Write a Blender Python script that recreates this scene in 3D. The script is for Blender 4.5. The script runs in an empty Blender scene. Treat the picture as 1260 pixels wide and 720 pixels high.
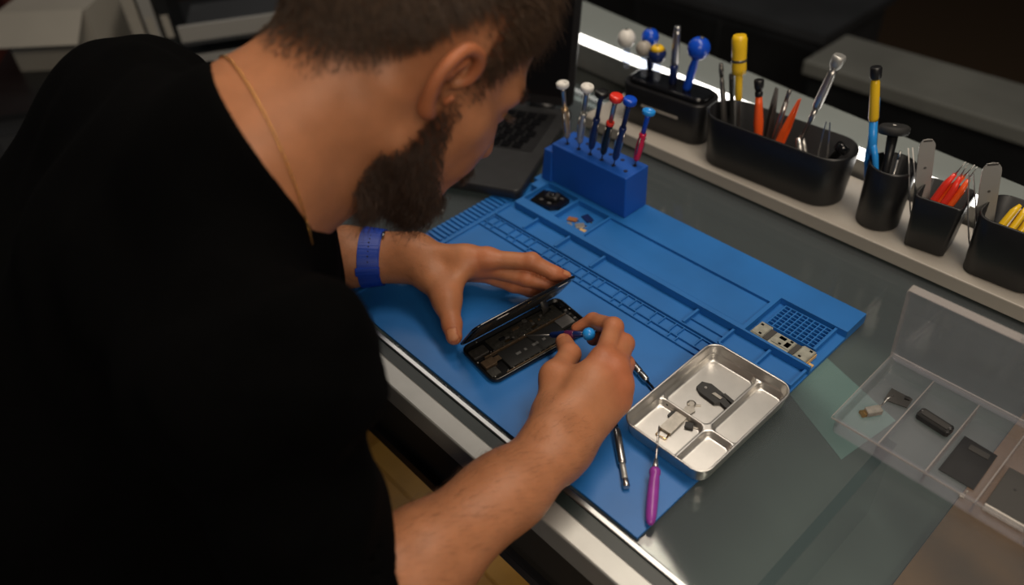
import bpy, bmesh, math, random
import numpy as np
from mathutils import Vector, Matrix, Quaternion

random.seed(7); RNG = np.random.default_rng(7)
scene = bpy.context.scene
COL = scene.collection
# ------------------------------------------------------------------ camera
CAM = ((0.7271324, -0.3160404, 0.6263698), (0.6782239, 0.7325355, -0.0583451), (-0.4499869, 0.4767678, 0.7551187), (-0.5809683, 0.4858850, -0.6529866))
cam_d = bpy.data.cameras.new('camera'); cam = bpy.data.objects.new('camera', cam_d); COL.objects.link(cam)
cam_d.sensor_width = 36.0; cam_d.lens = 977.678 / 1260 * 36.0; cam_d.clip_start = 0.02; cam_d.clip_end = 60
cam.matrix_world = Matrix(((CAM[1][0], CAM[2][0], -CAM[3][0], CAM[0][0]), (CAM[1][1], CAM[2][1], -CAM[3][1], CAM[0][1]),
                           (CAM[1][2], CAM[2][2], -CAM[3][2], CAM[0][2]), (0, 0, 0, 1)))
cam_d.dof.use_dof = True; cam_d.dof.focus_distance = 0.83; cam_d.dof.aperture_fstop = 2.6
scene.camera = cam
# ------------------------------------------------------------------ world, lamps, exposure
w = bpy.data.worlds.new('room_ambience'); scene.world = w; w.use_nodes = True
w.node_tree.nodes['Background'].inputs[0].default_value = (0.80, 0.90, 1.0, 1)
w.node_tree.nodes['Background'].inputs[1].default_value = 0.04
scene.view_settings.view_transform = 'Standard'; scene.view_settings.look = 'None'
scene.view_settings.exposure = 0.0; scene.view_settings.gamma = 1.0; scene.view_settings.use_curve_mapping = False
def area_lamp(name, loc, target, sx, sy, power, color):
    d = bpy.data.lights.new(name, 'AREA'); d.shape = 'RECTANGLE'; d.size = sx; d.size_y = sy; d.energy = power; d.color = color
    o = bpy.data.objects.new(name, d); COL.objects.link(o); o.location = loc
    o.rotation_euler = (Vector(target) - Vector(loc)).to_track_quat('-Z', 'Y').to_euler(); return o
area_lamp('ceiling_lamp_counter', (0.45, 0.54, 1.72), (0.40, 0.40, 0), 1.5, 0.32, 20.0, (1.0, 0.87, 0.72))
area_lamp('fill_lamp_aisle', (2.1, -1.1, 1.70), (0.5, -0.2, 0), 1.2, 0.60, 26.0, (1.0, 0.85, 0.68))  # unseen lamp placed to brighten the neck and the floor under the counter
area_lamp('ceiling_lamp_rear', (-1.3, 0.9, 1.72), (-1.3, 0.9, 0), 1.2, 0.30, 5.0, (1.0, 0.90, 0.80))

# ------------------------------------------------------------------ helpers
MATS = {}
def mat(name, col, rough=0.5, metal=0.0, noise=0.0, nscale=40.0, bump=0.0, bscale=200.0, bevel=0.0, sss=0.0, coat=0.0, emit=None, spec=None, col2=None, attr=None):
    if name in MATS: return MATS[name]
    m = bpy.data.materials.new(name); m.use_nodes = True; nt = m.node_tree; N = nt.nodes; L = nt.links
    b = N['Principled BSDF']; b.inputs['Roughness'].default_value = rough; b.inputs['Metallic'].default_value = metal
    b.inputs['Base Color'].default_value = (*col, 1)
    if coat: b.inputs['Coat Weight'].default_value = coat; b.inputs['Coat Roughness'].default_value = 0.08
    if spec is not None: b.inputs['Specular IOR Level'].default_value = spec
    tc = N.new('ShaderNodeTexCoord')
    if noise or col2:
        n = N.new('ShaderNodeTexNoise'); n.inputs['Scale'].default_value = nscale; n.inputs['Detail'].default_value = 5
        L.new(tc.outputs['Object'], n.inputs['Vector'])
        mx = N.new('ShaderNodeMix'); mx.data_type = 'RGBA'
        c2 = col2 if col2 else tuple(min(1, c * (1 + noise)) for c in col); c1 = col if col2 else tuple(c * (1 - noise) for c in col)
        mx.inputs[6].default_value = (*c1, 1); mx.inputs[7].default_value = (*c2, 1)
        rp = N.new('ShaderNodeMapRange'); rp.inputs[1].default_value = 0.3; rp.inputs[2].default_value = 0.7
        L.new(n.outputs['Fac'], rp.inputs[0]); L.new(rp.outputs[0], mx.inputs[0]); L.new(mx.outputs[2], b.inputs['Base Color'])
        last = mx.outputs[2]
        if attr:
            a = N.new('ShaderNodeAttribute'); a.attribute_name = attr
            m2 = N.new('ShaderNodeMix'); m2.data_type = 'RGBA'; m2.blend_type = 'MULTIPLY'; m2.inputs[0].default_value = 1
            L.new(last, m2.inputs[6]); L.new(a.outputs['Color'], m2.inputs[7]); L.new(m2.outputs[2], b.inputs['Base Color'])
    nrm = None
    if bevel:
        bv = N.new('ShaderNodeBevel'); bv.inputs['Radius'].default_value = bevel; bv.samples = 4; nrm = bv.outputs[0]
    if bump:
        n2 = N.new('ShaderNodeTexNoise'); n2.inputs['Scale'].default_value = bscale; n2.inputs['Detail'].default_value = 4
        L.new(tc.outputs['Object'], n2.inputs['Vector'])
        bp = N.new('ShaderNodeBump'); bp.inputs['Strength'].default_value = bump; bp.inputs['Distance'].default_value = 0.001
        L.new(n2.outputs['Fac'], bp.inputs['Height'])
        if nrm: L.new(nrm, bp.inputs['Normal'])
        nrm = bp.outputs[0]
    if nrm: L.new(nrm, b.inputs['Normal'])
    if sss:
        b.inputs['Subsurface Weight'].default_value = sss; b.inputs['Subsurface Radius'].default_value = (1.0, 0.35, 0.2); b.inputs['Subsurface Scale'].default_value = 0.004
    if emit: b.inputs['Emission Color'].default_value = (*emit[0], 1); b.inputs['Emission Strength'].default_value = emit[1]
    MATS[name] = m; return m
def clear_mat(name, tint, rough=0.02, ior=1.5, haze=0.0, hazecol=(0.8, 0.85, 0.9)):
    # thin clear sheet: what is behind shows through, the surface mirrors by its Fresnel factor
    m = bpy.data.materials.new(name); m.use_nodes = True; nt = m.node_tree; N = nt.nodes; L = nt.links; N.clear()
    out = N.new('ShaderNodeOutputMaterial'); tr = N.new('ShaderNodeBsdfTransparent'); gl = N.new('ShaderNodeBsdfGlossy'); lw = N.new('ShaderNodeLayerWeight'); lw.inputs[0].default_value = 0.5
    tr.inputs[0].default_value = (*tint, 1); gl.inputs['Roughness'].default_value = rough; f0 = ((ior - 1) / (ior + 1)) ** 2
    pw = N.new('ShaderNodeMath'); pw.operation = 'POWER'; pw.inputs[1].default_value = 5.0; L.new(lw.outputs['Facing'], pw.inputs[0])
    ma = N.new('ShaderNodeMath'); ma.operation = 'MULTIPLY_ADD'; ma.inputs[1].default_value = 0.9 - f0; ma.inputs[2].default_value = f0; L.new(pw.outputs[0], ma.inputs[0])
    mx = N.new('ShaderNodeMixShader'); L.new(ma.outputs[0], mx.inputs[0]); L.new(gl.outputs[0], mx.inputs[2])
    if haze:
        df = N.new('ShaderNodeBsdfDiffuse'); df.inputs[0].default_value = (*hazecol, 1); m2 = N.new('ShaderNodeMixShader'); m2.inputs[0].default_value = haze
        L.new(tr.outputs[0], m2.inputs[1]); L.new(df.outputs[0], m2.inputs[2]); L.new(m2.outputs[0], mx.inputs[1])
    else: L.new(tr.outputs[0], mx.inputs[1])
    L.new(mx.outputs[0], out.inputs[0]); MATS[name] = m; return m

class MB:
    """collects shapes; build() links them as one mesh object"""
    def __init__(s): s.v = []; s.f = []; s.sm = []
    def add(s, v, f, smooth=False):
        n = len(s.v); s.v += [tuple(map(float, p)) for p in v]; s.f += [tuple(i + n for i in q) for q in f]; s.sm += [smooth] * len(f); return s
    def box(s, lo, hi):
        (a, b, c), (d, e, g) = lo, hi
        return s.add([(a, b, c), (d, b, c), (d, e, c), (a, e, c), (a, b, g), (d, b, g), (d, e, g), (a, e, g)],
                     [(3, 2, 1, 0), (4, 5, 6, 7), (0, 1, 5, 4), (1, 2, 6, 5), (2, 3, 7, 6), (3, 0, 4, 7)])
    def cbox(s, c, d, rot=None, ch=0.0):
        # box of size d about c with chamfered vertical edges and top, turned by a 3x3 matrix
        hx, hy, hz = d[0] / 2, d[1] / 2, d[2] / 2; ch = min(ch, hx * .8, hy * .8, hz * .8)
        if ch > 0:
            def ring(x, y, z, q): return [(-x + q, -y, z), (x - q, -y, z), (x, -y + q, z), (x, y - q, z), (x - q, y, z), (-x + q, y, z), (-x, y - q, z), (-x, -y + q, z)]
            V = ring(hx - ch * .6, hy - ch * .6, -hz, ch) + ring(hx, hy, -hz + ch * .6, ch) + ring(hx, hy, hz - ch * .6, ch) + ring(hx - ch * .6, hy - ch * .6, hz, ch)
            F = [tuple(range(7, -1, -1)), tuple(range(24, 32))]
            for k in range(3):
                for i in range(8): j = (i + 1) % 8; F.append((k * 8 + i, k * 8 + j, k * 8 + 8 + j, k * 8 + 8 + i))
        else:
            V = [(x, y, z) for z in (-hz, hz) for x, y in ((-hx, -hy), (hx, -hy), (hx, hy), (-hx, hy))]
            F = [(3, 2, 1, 0), (4, 5, 6, 7), (0, 1, 5, 4), (1, 2, 6, 5), (2, 3, 7, 6), (3, 0, 4, 7)]
        R = rot if rot is not None else Matrix.Identity(3)
        return s.add([tuple(Vector(c) + R @ Vector(p)) for p in V], F)
    def lathe(s, prof, n=16, o=(0, 0, 0), rot=None, cap=True):
        V = []; F = []; R = rot if rot is not None else Matrix.Identity(3)
        for z, r in prof:
            for i in range(n):
                a = 2 * math.pi * i / n; V.append(tuple(Vector(o) + R @ Vector((r * math.cos(a), r * math.sin(a), z))))
        for k in range(len(prof) - 1):
            for i in range(n): j = (i + 1) % n; F.append((k * n + i, k * n + j, k * n + n + j, k * n + n + i))
        s.add(V, F, True)
        if cap:
            m = len(prof) - 1; b = len(s.v) - len(V)
            if prof[0][1] > 1e-6: s.f.append(tuple(b + i for i in range(n - 1, -1, -1))); s.sm.append(False)
            if prof[-1][1] > 1e-6: s.f.append(tuple(b + m * n + i for i in range(n))); s.sm.append(False)
        return s
    def tube(s, pts, r, n=8, flat=1.0):
        pts = [Vector(p) for p in pts]; rs = r if isinstance(r, (list, tuple)) else [r] * len(pts); V = []; F = []
        up = Vector((0, 0, 1)) if abs((pts[-1] - pts[0]).normalized().z) < .9 else Vector((1, 0, 0))
        for k, p in enumerate(pts):
            d = (pts[min(k + 1, len(pts) - 1)] - pts[max(k - 1, 0)]).normalized(); a = d.cross(up).normalized(); b = a.cross(d)
            for i in range(n): t = 2 * math.pi * i / n; V.append(tuple(p + (a * math.cos(t) + b * math.sin(t) * flat) * rs[k]))
        for k in range(len(pts) - 1):
            for i in range(n): j = (i + 1) % n; F.append((k * n + j, k * n + i, k * n + n + i, k * n + n + j))
        F2 = [tuple(range(n)), tuple(len(V) - n + i for i in range(n - 1, -1, -1))]
        b = len(s.v); s.add(V, F, True); s.f += [tuple(b + i for i in q) for q in F2]; s.sm += [False, False]; return s
    def rings(s, rr, seg=5, smooth=True, cap0=True, cap1=True, o=(0, 0, 0)):
        # loft of rounded rectangles (z, half x, half y, corner radius)
        V = []; F = []; n = 4 * (seg + 1)
        for z, hx, hy, c in rr:
            c = min(c, hx, hy)
            for q, (sx, sy) in enumerate(((1, 1), (-1, 1), (-1, -1), (1, -1))):
                for k in range(seg + 1):
                    a = math.pi / 2 * (q + k / seg); V.append((o[0] + sx * (hx - c) + c * math.cos(a), o[1] + sy * (hy - c) + c * math.sin(a), o[2] + z))
        for k in range(len(rr) - 1):
            for i in range(n): j = (i + 1) % n; F.append((k * n + i, k * n + j, k * n + n + j, k * n + n + i))
        b = len(s.v); s.add(V, F, smooth)
        if cap0: s.f.append(tuple(b + i for i in range(n - 1, -1, -1))); s.sm.append(False)
        if cap1: s.f.append(tuple(b + (len(rr) - 1) * n + i for i in range(n))); s.sm.append(False)
        return s
    def blocks(s, xs, ys, H, z0):
        # stepped relief: H[i][j] is the height over cell i,j; z0 the underside
        nx, ny = len(xs) - 1, len(ys) - 1; g = lambda i, j: H[i][j] if 0 <= i < nx and 0 <= j < ny else z0
        for i in range(nx):
            for j in range(ny):
                h = H[i][j]
                if h <= z0: continue
                s.add([(xs[i], ys[j], h), (xs[i + 1], ys[j], h), (xs[i + 1], ys[j + 1], h), (xs[i], ys[j + 1], h)], [(0, 1, 2, 3)])
                for (a, b, x1, y1, x2, y2) in ((i, j - 1, xs[i], ys[j], xs[i + 1], ys[j]), (i + 1, j, xs[i + 1], ys[j], xs[i + 1], ys[j + 1]),
                                              (i, j + 1, xs[i + 1], ys[j + 1], xs[i], ys[j + 1]), (i - 1, j, xs[i], ys[j + 1], xs[i], ys[j])):
                    q = g(a, b)
                    if q < h: s.add([(x1, y1, q), (x2, y2, q), (x2, y2, h), (x1, y1, h)], [(0, 1, 2, 3)])
        return s.add([(xs[0], ys[0], z0), (xs[-1], ys[0], z0), (xs[-1], ys[-1], z0), (xs[0], ys[-1], z0)], [(3, 2, 1, 0)])
    def poly(s, pts, z0, z1):
        n = len(pts); return s.add([(x, y, z0) for x, y in pts] + [(x, y, z1) for x, y in pts],
                                   [tuple(range(n - 1, -1, -1)), tuple(range(n, 2 * n))] + [(i, (i + 1) % n, n + (i + 1) % n, n + i) for i in range(n)])
    def mesh(s, name):
        me = bpy.data.meshes.new(name); me.from_pydata(s.v, [], s.f); me.polygons.foreach_set('use_smooth', s.sm); me.update(); return me
    def build(s, name, m, parent=None, loc=None, bevel=0.0, weld=False):
        me = s.mesh(name)
        if weld or bevel:
            bm = bmesh.new(); bm.from_mesh(me); bmesh.ops.remove_doubles(bm, verts=bm.verts, dist=1e-6); bm.to_mesh(me); bm.free()
        me.materials.append(m if not isinstance(m, str) else MATS[m])
        o = bpy.data.objects.new(name, me); COL.objects.link(o)
        if parent is not None: o.parent = parent
        if loc is not None: o.location = loc
        if bevel:
            b = o.modifiers.new('bevel', 'BEVEL'); b.width = bevel; b.segments = 2; b.limit_method = 'ANGLE'
        return o
def tag(o, label, cat, group=None, kind=None):
    if label: o['label'] = label
    if cat: o['category'] = cat
    if group: o['group'] = group
    if kind: o['kind'] = kind
    return o
def thing(name, label, cat, loc=(0, 0, 0), rot=None, group=None):
    o = bpy.data.objects.new(name, None); o.empty_display_size = 0.02; COL.objects.link(o); o.location = loc
    if rot is not None:
        o.rotation_mode = 'QUATERNION'; o.rotation_quaternion = rot if isinstance(rot, Quaternion) else Quaternion((0, 0, 1), rot)
    return tag(o, label, cat, group)
def struct(name, mb, m, label, parent=None):
    o = mb.build(name, m, parent)
    if parent is None: o['kind'] = 'structure'; o['label'] = label
    return o
def facing_rot(d, f):
    z = Vector(d).normalized(); y = Vector(f); y = (y - z * y.dot(z)).normalized(); x = y.cross(z); return Matrix((x, y, z)).transposed().to_quaternion()
def axis_rot(d, roll=0.0):
    return Vector(d).to_track_quat('Z', 'Y') @ Quaternion((0, 0, 1), roll)

# ------------------------------------------------------------------ materials
mat('blue_silicone', (0.016, 0.145, 0.45), 0.42, noise=0.10, nscale=14, bevel=0.0009, bump=0.06, bscale=900)
mat('blue_silicone_block', (0.008, 0.085, 0.42), 0.45, noise=0.08, nscale=14, bump=0.06, bscale=900)
mat('aluminium', (0.46, 0.46, 0.44), 0.45, 0.7, noise=0.06, nscale=25, bump=0.05, bscale=400)
mat('chrome', (0.45, 0.46, 0.46), 0.32, 1.0)
mat('satin_steel', (0.42, 0.41, 0.39), 0.42, 0.6)
mat('steel', (0.66, 0.645, 0.62), 0.36, 1.0, noise=0.05, nscale=60)
mat('tool_steel', (0.55, 0.53, 0.51), 0.30, 1.0)
mat('gunmetal', (0.16, 0.15, 0.14), 0.35, 0.8)
mat('dark_steel', (0.25, 0.24, 0.23), 0.35, 0.9)
mat('gold_metal', (0.70, 0.46, 0.20), 0.25, 1.0)
mat('brass_grip', (0.60, 0.42, 0.24), 0.35, 0.8)
mat('black_plastic', (0.008, 0.008, 0.009), 0.38, noise=0.2, nscale=50)
mat('black_gloss', (0.006, 0.006, 0.007), 0.12)
mat('black_rubber', (0.012, 0.012, 0.012), 0.7)
mat('white_plastic', (0.70, 0.68, 0.64), 0.35)
mat('blue_plastic', (0.006, 0.07, 0.55), 0.28)
mat('sky_plastic', (0.02, 0.27, 0.75), 0.3)
mat('navy_plastic', (0.008, 0.02, 0.10), 0.3)
mat('red_plastic', (0.75, 0.035, 0.02), 0.3)
mat('orange_plastic', (0.85, 0.10, 0.015), 0.3)
mat('crimson_plastic', (0.55, 0.012, 0.06), 0.3)
mat('yellow_plastic', (0.80, 0.50, 0.015), 0.32)
mat('purple_plastic', (0.30, 0.045, 0.34), 0.32, noise=0.1, nscale=80)
mat('shelf_white', (0.36, 0.33, 0.29), 0.45, noise=0.05, nscale=8)
mat('charcoal', (0.016, 0.0165, 0.018), 0.45, noise=0.15, nscale=60)
mat('graphite', (0.07, 0.068, 0.065), 0.42, 0.3)
clear_mat('counter_glass', (0.86, 0.93, 0.91), 0.05, 1.52, haze=0.06, hazecol=(0.55, 0.60, 0.66))  # grey diffuse haze stands in for the pale reflection on the glass
clear_mat('edge_glint', (0.9, 0.9, 0.9), 0.08, 1.6, haze=0.26, hazecol=(0.72, 0.66, 0.62))  # tan haze paints the highlight along clear plastic edges
clear_mat('clear_plastic', (0.97, 0.97, 0.98), 0.10, 1.45, haze=0.07, hazecol=(0.75, 0.75, 0.82))
clear_mat('clear_grip', (0.75, 0.80, 0.90), 0.1, 1.45, haze=0.12)

# ------------------------------------------------------------------ setting
mat('floor_base', (0.05, 0.03, 0.015), 0.6)
for k, c in enumerate(((0.52, 0.26, 0.035), (0.46, 0.22, 0.03), (0.58, 0.30, 0.045))):
    mat('laminate_%d' % k, c, 0.35, noise=0.18, nscale=9)
mat('wall_paint', (0.022, 0.022, 0.024), 0.7, noise=0.15, nscale=3)
mat('curtain_brown', (0.07, 0.014, 0.009), 0.7, noise=0.3, nscale=6)
fl = struct('floor', MB().box((-4, -1.6, -0.98), (2.6, 4.2, -0.953)), 'floor_base', 'yellow-brown wood laminate floor under the counter')
pm = {}
for i in range(9):                      # the boards that show below the counter, staggered
    for j in range(4):
        k = (i * 2 + j) % 3; key = k
        if key not in pm:
            me = MB().cbox((0, 0, 0), (0.598, 0.128, 0.008), ch=0.002).mesh('plank'); me.materials.append(MATS['laminate_%d' % k]); pm[key] = me
        o = bpy.data.objects.new('plank', pm[key]); COL.objects.link(o); o.parent = fl
        o.location = (-1.2 + j * 0.6 + (i % 3) * 0.2, -0.4 + i * 0.13, -0.949)
struct('wall_back', MB().box((-4, 4.2, -0.98), (2.6, 4.3, 1.8)), 'wall_paint', 'dark wall far behind the shop window')
struct('wall_left', MB().box((-4.1, -1.6, -0.98), (-4, 4.2, 1.8)), 'wall_paint', 'dark wall at the far end of the shop')

# ------------------------------------------------------------------ counter
mat('deck_light_teal', (0.24, 0.34, 0.34), 0.5, noise=0.08, nscale=10)  # pale tone of the lamplit patch of deck
mat('deck_grey', (0.085, 0.090, 0.088), 0.55, noise=0.10, nscale=6)
mat('deck_wood', (0.27, 0.085, 0.010), 0.5, noise=0.25, nscale=12)
mat('groove_dark', (0.012, 0.020, 0.020), 0.4)
mat('apron_dark', (0.020, 0.017, 0.013), 0.55)
mat('edge_green', (0.008, 0.035, 0.034), 0.15)
ct = thing('display_counter', 'glass-topped display counter with aluminium front rail under the blue mat', 'counter', (0.35, 0.30, -0.95))
def cpart(name, lo, hi, m, bv=0.0):
    o_ = (0.35, 0.30, -0.95); return MB().box([a - b for a, b in zip(lo, o_)], [a - b for a, b in zip(hi, o_)]).build(name, m, ct, bevel=bv)
cpart('glass_top', (-0.42, -0.002, -0.008), (1.05, 0.60, -0.0006), 'counter_glass')
cpart('edge_strip', (-0.42, -0.0095, -0.022), (1.05, -0.003, 0.0012), 'chrome', 0.0012)
cpart('groove', (-0.42, -0.022, -0.022), (1.05, -0.0097, -0.0012), 'groove_dark')
cpart('front_rail', (-0.42, -0.045, -0.034), (1.05, -0.0222, 0.0005), 'aluminium', 0.002)
cpart('apron', (-0.42, -0.038, -0.122), (1.05, -0.026, -0.0345), 'apron_dark')
cpart('bottom_frame', (-0.42, -0.046, -0.145), (1.05, -0.024, -0.1225), 'black_plastic', 0.002)
cpart('deck', (-0.42, -0.02, -0.140), (0.655, 0.59, -0.128), 'deck_grey')
cpart('wood_board', (0.657, -0.02, -0.140), (1.05, 0.59, -0.118), 'deck_wood')
cpart('rear_panel', (-0.42, 0.5902, -0.145), (1.05, 0.60, -0.009), 'deck_grey')
pt = cpart('glass_partition', (0.590, 0.0, -0.126), (0.598, 0.262, -0.012), 'counter_glass')
MB().box((0.590 - 0.35 - 0.001, 0.0 - 0.30, -0.012 + 0.95), (0.599 - 0.35, -0.038, -0.0095 + 0.95)).build('green_edge', 'edge_green', pt)
MB().poly([(a - 0.35, b - 0.30) for a, b in ((0.4021, 0.3713, -0.1278)[:2], (0.4386, 0.4387, -0.1278)[:2], (0.5574, 0.3999, -0.1278)[:2], (0.5421, 0.3052, -0.1278)[:2])], -0.1278 + 0.95, -0.1270 + 0.95).build('deck_light_patch', 'deck_light_teal', ct)  # pool of light on the deck, put in as a pale slab
for x in (-0.37, 1.00):
    for y in (-0.03, 0.56): cpart('leg', (x - 0.02, y - 0.02, -0.95), (x + 0.02, y + 0.02, -0.146), 'aluminium')

# ------------------------------------------------------------------ shelf behind, LED strip, window ledge
sh = thing('tool_shelf', 'low white shelf board along the back of the glass counter', 'shelf', (0.6, 0.55, 0.0))
def spart(name, lo, hi, m, par=None, bv=0.0):
    o_ = (0.6, 0.55, 0.0); return MB().box([a - b for a, b in zip(lo, o_)], [a - b for a, b in zip(hi, o_)]).build(name, m, par or sh, bevel=bv)
MB().poly([(-0.64, -0.053), (0.45, -0.053), (0.45, 0.022), (-0.64, 0.082)], 0.003, 0.022).build('board', 'shelf_white', sh, bevel=0.0015)
for x in (0.0, 0.50, 1.00): spart('foot', (x, 0.515, 0.0), (x + 0.02, 0.565, 0.003), 'aluminium')
mat('led_white', (0.9, 0.9, 0.9), 0.4, emit=((1.0, 0.96, 0.90), 4.0))
led = thing('light_strip', 'glowing white LED strip behind the tool containers', 'light strip', (0.20, 0.6330, 0.0), -0.058)
MB().box((-0.62, -0.006, 0.0), (0.80, 0.012, 0.044)).build('channel', 'aluminium', led)
MB().box((-0.62, -0.005, 0.0442), (0.80, 0.009, 0.052)).build('diffuser', 'led_white', led)
mat('ledge_grey', (0.20, 0.225, 0.22), 0.5, noise=0.08, nscale=5)
ld = MB().poly([(-0.75, 0.7020), (1.02, 0.6000), (1.02, 0.6450), (0.52, 0.690), (0.18, 0.727), (-0.25, 0.783), (-0.75, 0.850)], -0.95, 0.046); struct('trim_1', ld, 'ledge_grey', 'pale grey ledge behind the glowing light strip')
# the dim showroom beyond the ledge
mat('far_black', (0.010, 0.011, 0.012), 0.35, noise=0.3, nscale=5)
mat('far_grey', (0.13, 0.135, 0.125), 0.5, noise=0.15, nscale=5)
mat('far_dark', (0.035, 0.038, 0.042), 0.4, noise=0.25, nscale=4)
fc = thing('far_counter', 'dim grey-topped counter in the dark beyond the ledge', 'counter', (0.8, 1.62, -0.95))
MB().box((-1.0, -0.10, 0.0), (1.2, 0.16, 0.61)).build('body', 'far_black', fc)
MB().box((-1.02, -0.11, 0.612), (1.22, 0.10, 0.65)).build('worktop', 'far_grey', fc, bevel=0.004)
fd = thing('far_cabinet', 'dark low cabinet in the gloom above the white and blue drivers', 'cabinet', (-0.95, 2.1, -0.95))
MB().box((-0.55, -0.15, 0.0), (0.55, 0.25, 0.50)).build('body', 'far_dark', fd)
MB().box((-0.57, -0.17, 0.502), (0.57, 0.27, 0.53)).build('top', 'far_dark', fd)
for k in range(3): MB().box((-0.53 + k * 0.36, -0.165, 0.03), (-0.19 + k * 0.36, -0.1502, 0.47)).build('door', 'far_black', fd)

# ------------------------------------------------------------------ blue repair mat
rm = thing('repair_mat', 'blue silicone repair mat with ribbed edge and parts compartments on the counter', 'mat', (0, 0, 0))
def breaks(vals): return sorted(set(round(v, 5) for v in vals))
def relief(rects, x0, x1, y0, y1, base):
    xs = breaks([x0, x1] + [c for r in rects for c in (r[0], r[1]) if x0 <= c <= x1]); ys = breaks([y0, y1] + [c for r in rects for c in (r[2], r[3]) if y0 <= c <= y1])
    H = [[base] * (len(ys) - 1) for _ in range(len(xs) - 1)]
    for (a, b, c, d, h) in rects:
        for i in range(len(xs) - 1):
            if xs[i] >= a - 1e-6 and xs[i + 1] <= b + 1e-6:
                for j in range(len(ys) - 1):
                    if ys[j] >= c - 1e-6 and ys[j + 1] <= d + 1e-6: H[i][j] = h
    return xs, ys, H
B = 0.003; rib = 0.0055
R_ = [(0.034, 0.0375, 0.006, 0.276, rib)]
# scale ladder: three rails and uneven rungs
for y in (0.2125, 0.2215, 0.2375): R_.append((0.0375, 0.402, y, y + 0.0013, rib))
R_.append((0.0375, 0.402, 0.2412, 0.2430, 0.0065))
xx = 0.040; k = 0; pat = (0.0125, 0.0095, 0.021, 0.0125, 0.016, 0.0105, 0.024, 0.0125)
while xx < 0.398:
    R_.append((xx, xx + 0.0013, 0.2228, 0.2375, rib))
    if k % 3 != 2: R_.append((xx + 0.004, xx + 0.0053, 0.2138, 0.2215, rib))
    xx += pat[k % 8]; k += 1
for x in (0.090, 0.1485, 0.209, 0.352, 0.400, 0.4465, 0.489): R_.append((x, x + 0.003, 0.243, 0.2715, 0.0085))
R_.append((0.402, 0.492, 0.2412, 0.2435, 0.0085)); R_.append((0.355, 0.400, 0.2555, 0.257, rib))
xs, ys, H = relief(R_, 0.031, 0.494, 0.0, 0.2715, B)
MB().blocks(xs, ys, H, 0.0002).build('work_surface', 'blue_silicone', rm, weld=True)
# ribbed strip along the short edge
R_ = []; y = 0.012
while y < 0.30: R_.append((0.002, 0.029, y, y + 0.0042, 0.0058)); y += 0.0078
xs, ys, H = relief(R_, 0.0, 0.031, 0.0, 0.330, B)
MB().blocks(xs, ys, H, 0.0002).build('ribbed_strip', 'blue_silicone', rm, weld=True)
# raised storage tier with recesses
T = 0.0135
R_ = [(0.047, 0.1045, 0.2865, 0.335, 0.0055), (0.108, 0.163, 0.284, 0.332, 0.0055), (0.1665, 0.407, 0.2785, 0.331, 0.0100),
      (0.4125, 0.494, 0.2745, 0.345, 0.0050), (0.4125, 0.488, 0.2715, 0.2745, T), (0.031, 0.0450, 0.2715, 0.3160, B)]
for i in range(9): R_.append((0.4210 + i * 0.0072, 0.4225 + i * 0.0072, 0.302, 0.341, 0.0095))
for j in range(8): R_.append((0.4210, 0.4801, 0.302 + j * 0.0055, 0.3033 + j * 0.0055, 0.0095))
R_.append((0.4801, 0.4830, 0.300, 0.345, 0.0115))
xs, ys, H = relief(R_, 0.031, 0.494, 0.2715, 0.385, T)
MB().blocks(xs, ys, H, 0.0002).build('storage_tier', 'blue_silicone', rm, weld=True)
MB().box((0.0225, 0.3302, 0.0002), (0.031, 0.385, T)).build('tier_corner', 'blue_silicone', rm)
# driver block with two rows of holes
bb = MB().box((0.049, 0.341, T + 0.0002), (0.181, 0.3848, 0.0745)).build('driver_block', 'blue_silicone_block', rm, bevel=0.0016)
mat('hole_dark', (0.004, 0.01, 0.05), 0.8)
HOLES = []
for i in range(6):
    for y in (0.3545, 0.372):
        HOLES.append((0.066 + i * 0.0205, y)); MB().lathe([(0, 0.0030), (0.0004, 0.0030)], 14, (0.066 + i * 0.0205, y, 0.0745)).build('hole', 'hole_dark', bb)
tb = MB().add([(0.030, 0.337, T), (0.0488, 0.337, T), (0.0488, 0.362, T), (0.030, 0.362, T), (0.034, 0.341, 0.061), (0.0488, 0.341, 0.061), (0.0488, 0.358, 0.061), (0.034, 0.358, 0.061)],
              [(3, 2, 1, 0), (4, 5, 6, 7), (0, 1, 5, 4), (1, 2, 6, 5), (2, 3, 7, 6), (3, 0, 4, 7)])
tb.build('side_support', 'blue_silicone_block', rm, bevel=0.0015)

# ------------------------------------------------------------------ implicit surfaces -> one continuous mesh
def rc(p, a, b, ra, rb):
    a = np.asarray(a, float); b = np.asarray(b, float); ba = b - a; pa = p - a
    t = np.clip(pa @ ba / max(ba @ ba, 1e-12), 0, 1); q = pa - t[:, None] * ba
    return np.sqrt((q * q).sum(1)) - (ra + t * (rb - ra))
def rcf(p, a, b, ra, rb, n, s):
    n = np.asarray(n, float); n = n / np.linalg.norm(n); a = np.asarray(a, float); b = np.asarray(b, float)
    f = lambda q: q + (s - 1) * (q @ n)[..., None] * n
    return rc(f(p), f(a), f(b), ra, rb) / (0.5 + 0.5 * s)
def ell(p, c, r):
    q = (p - np.asarray(c)) / np.asarray(r); k = np.sqrt((q * q).sum(1)); return (k - 1) * min(r)
def smin(a, b, k):
    h = np.maximum(k - np.abs(a - b), 0) / k; return np.minimum(a, b) - h * h * k * 0.25
def smax(a, b, k): return -smin(-a, -b, k)
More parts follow.
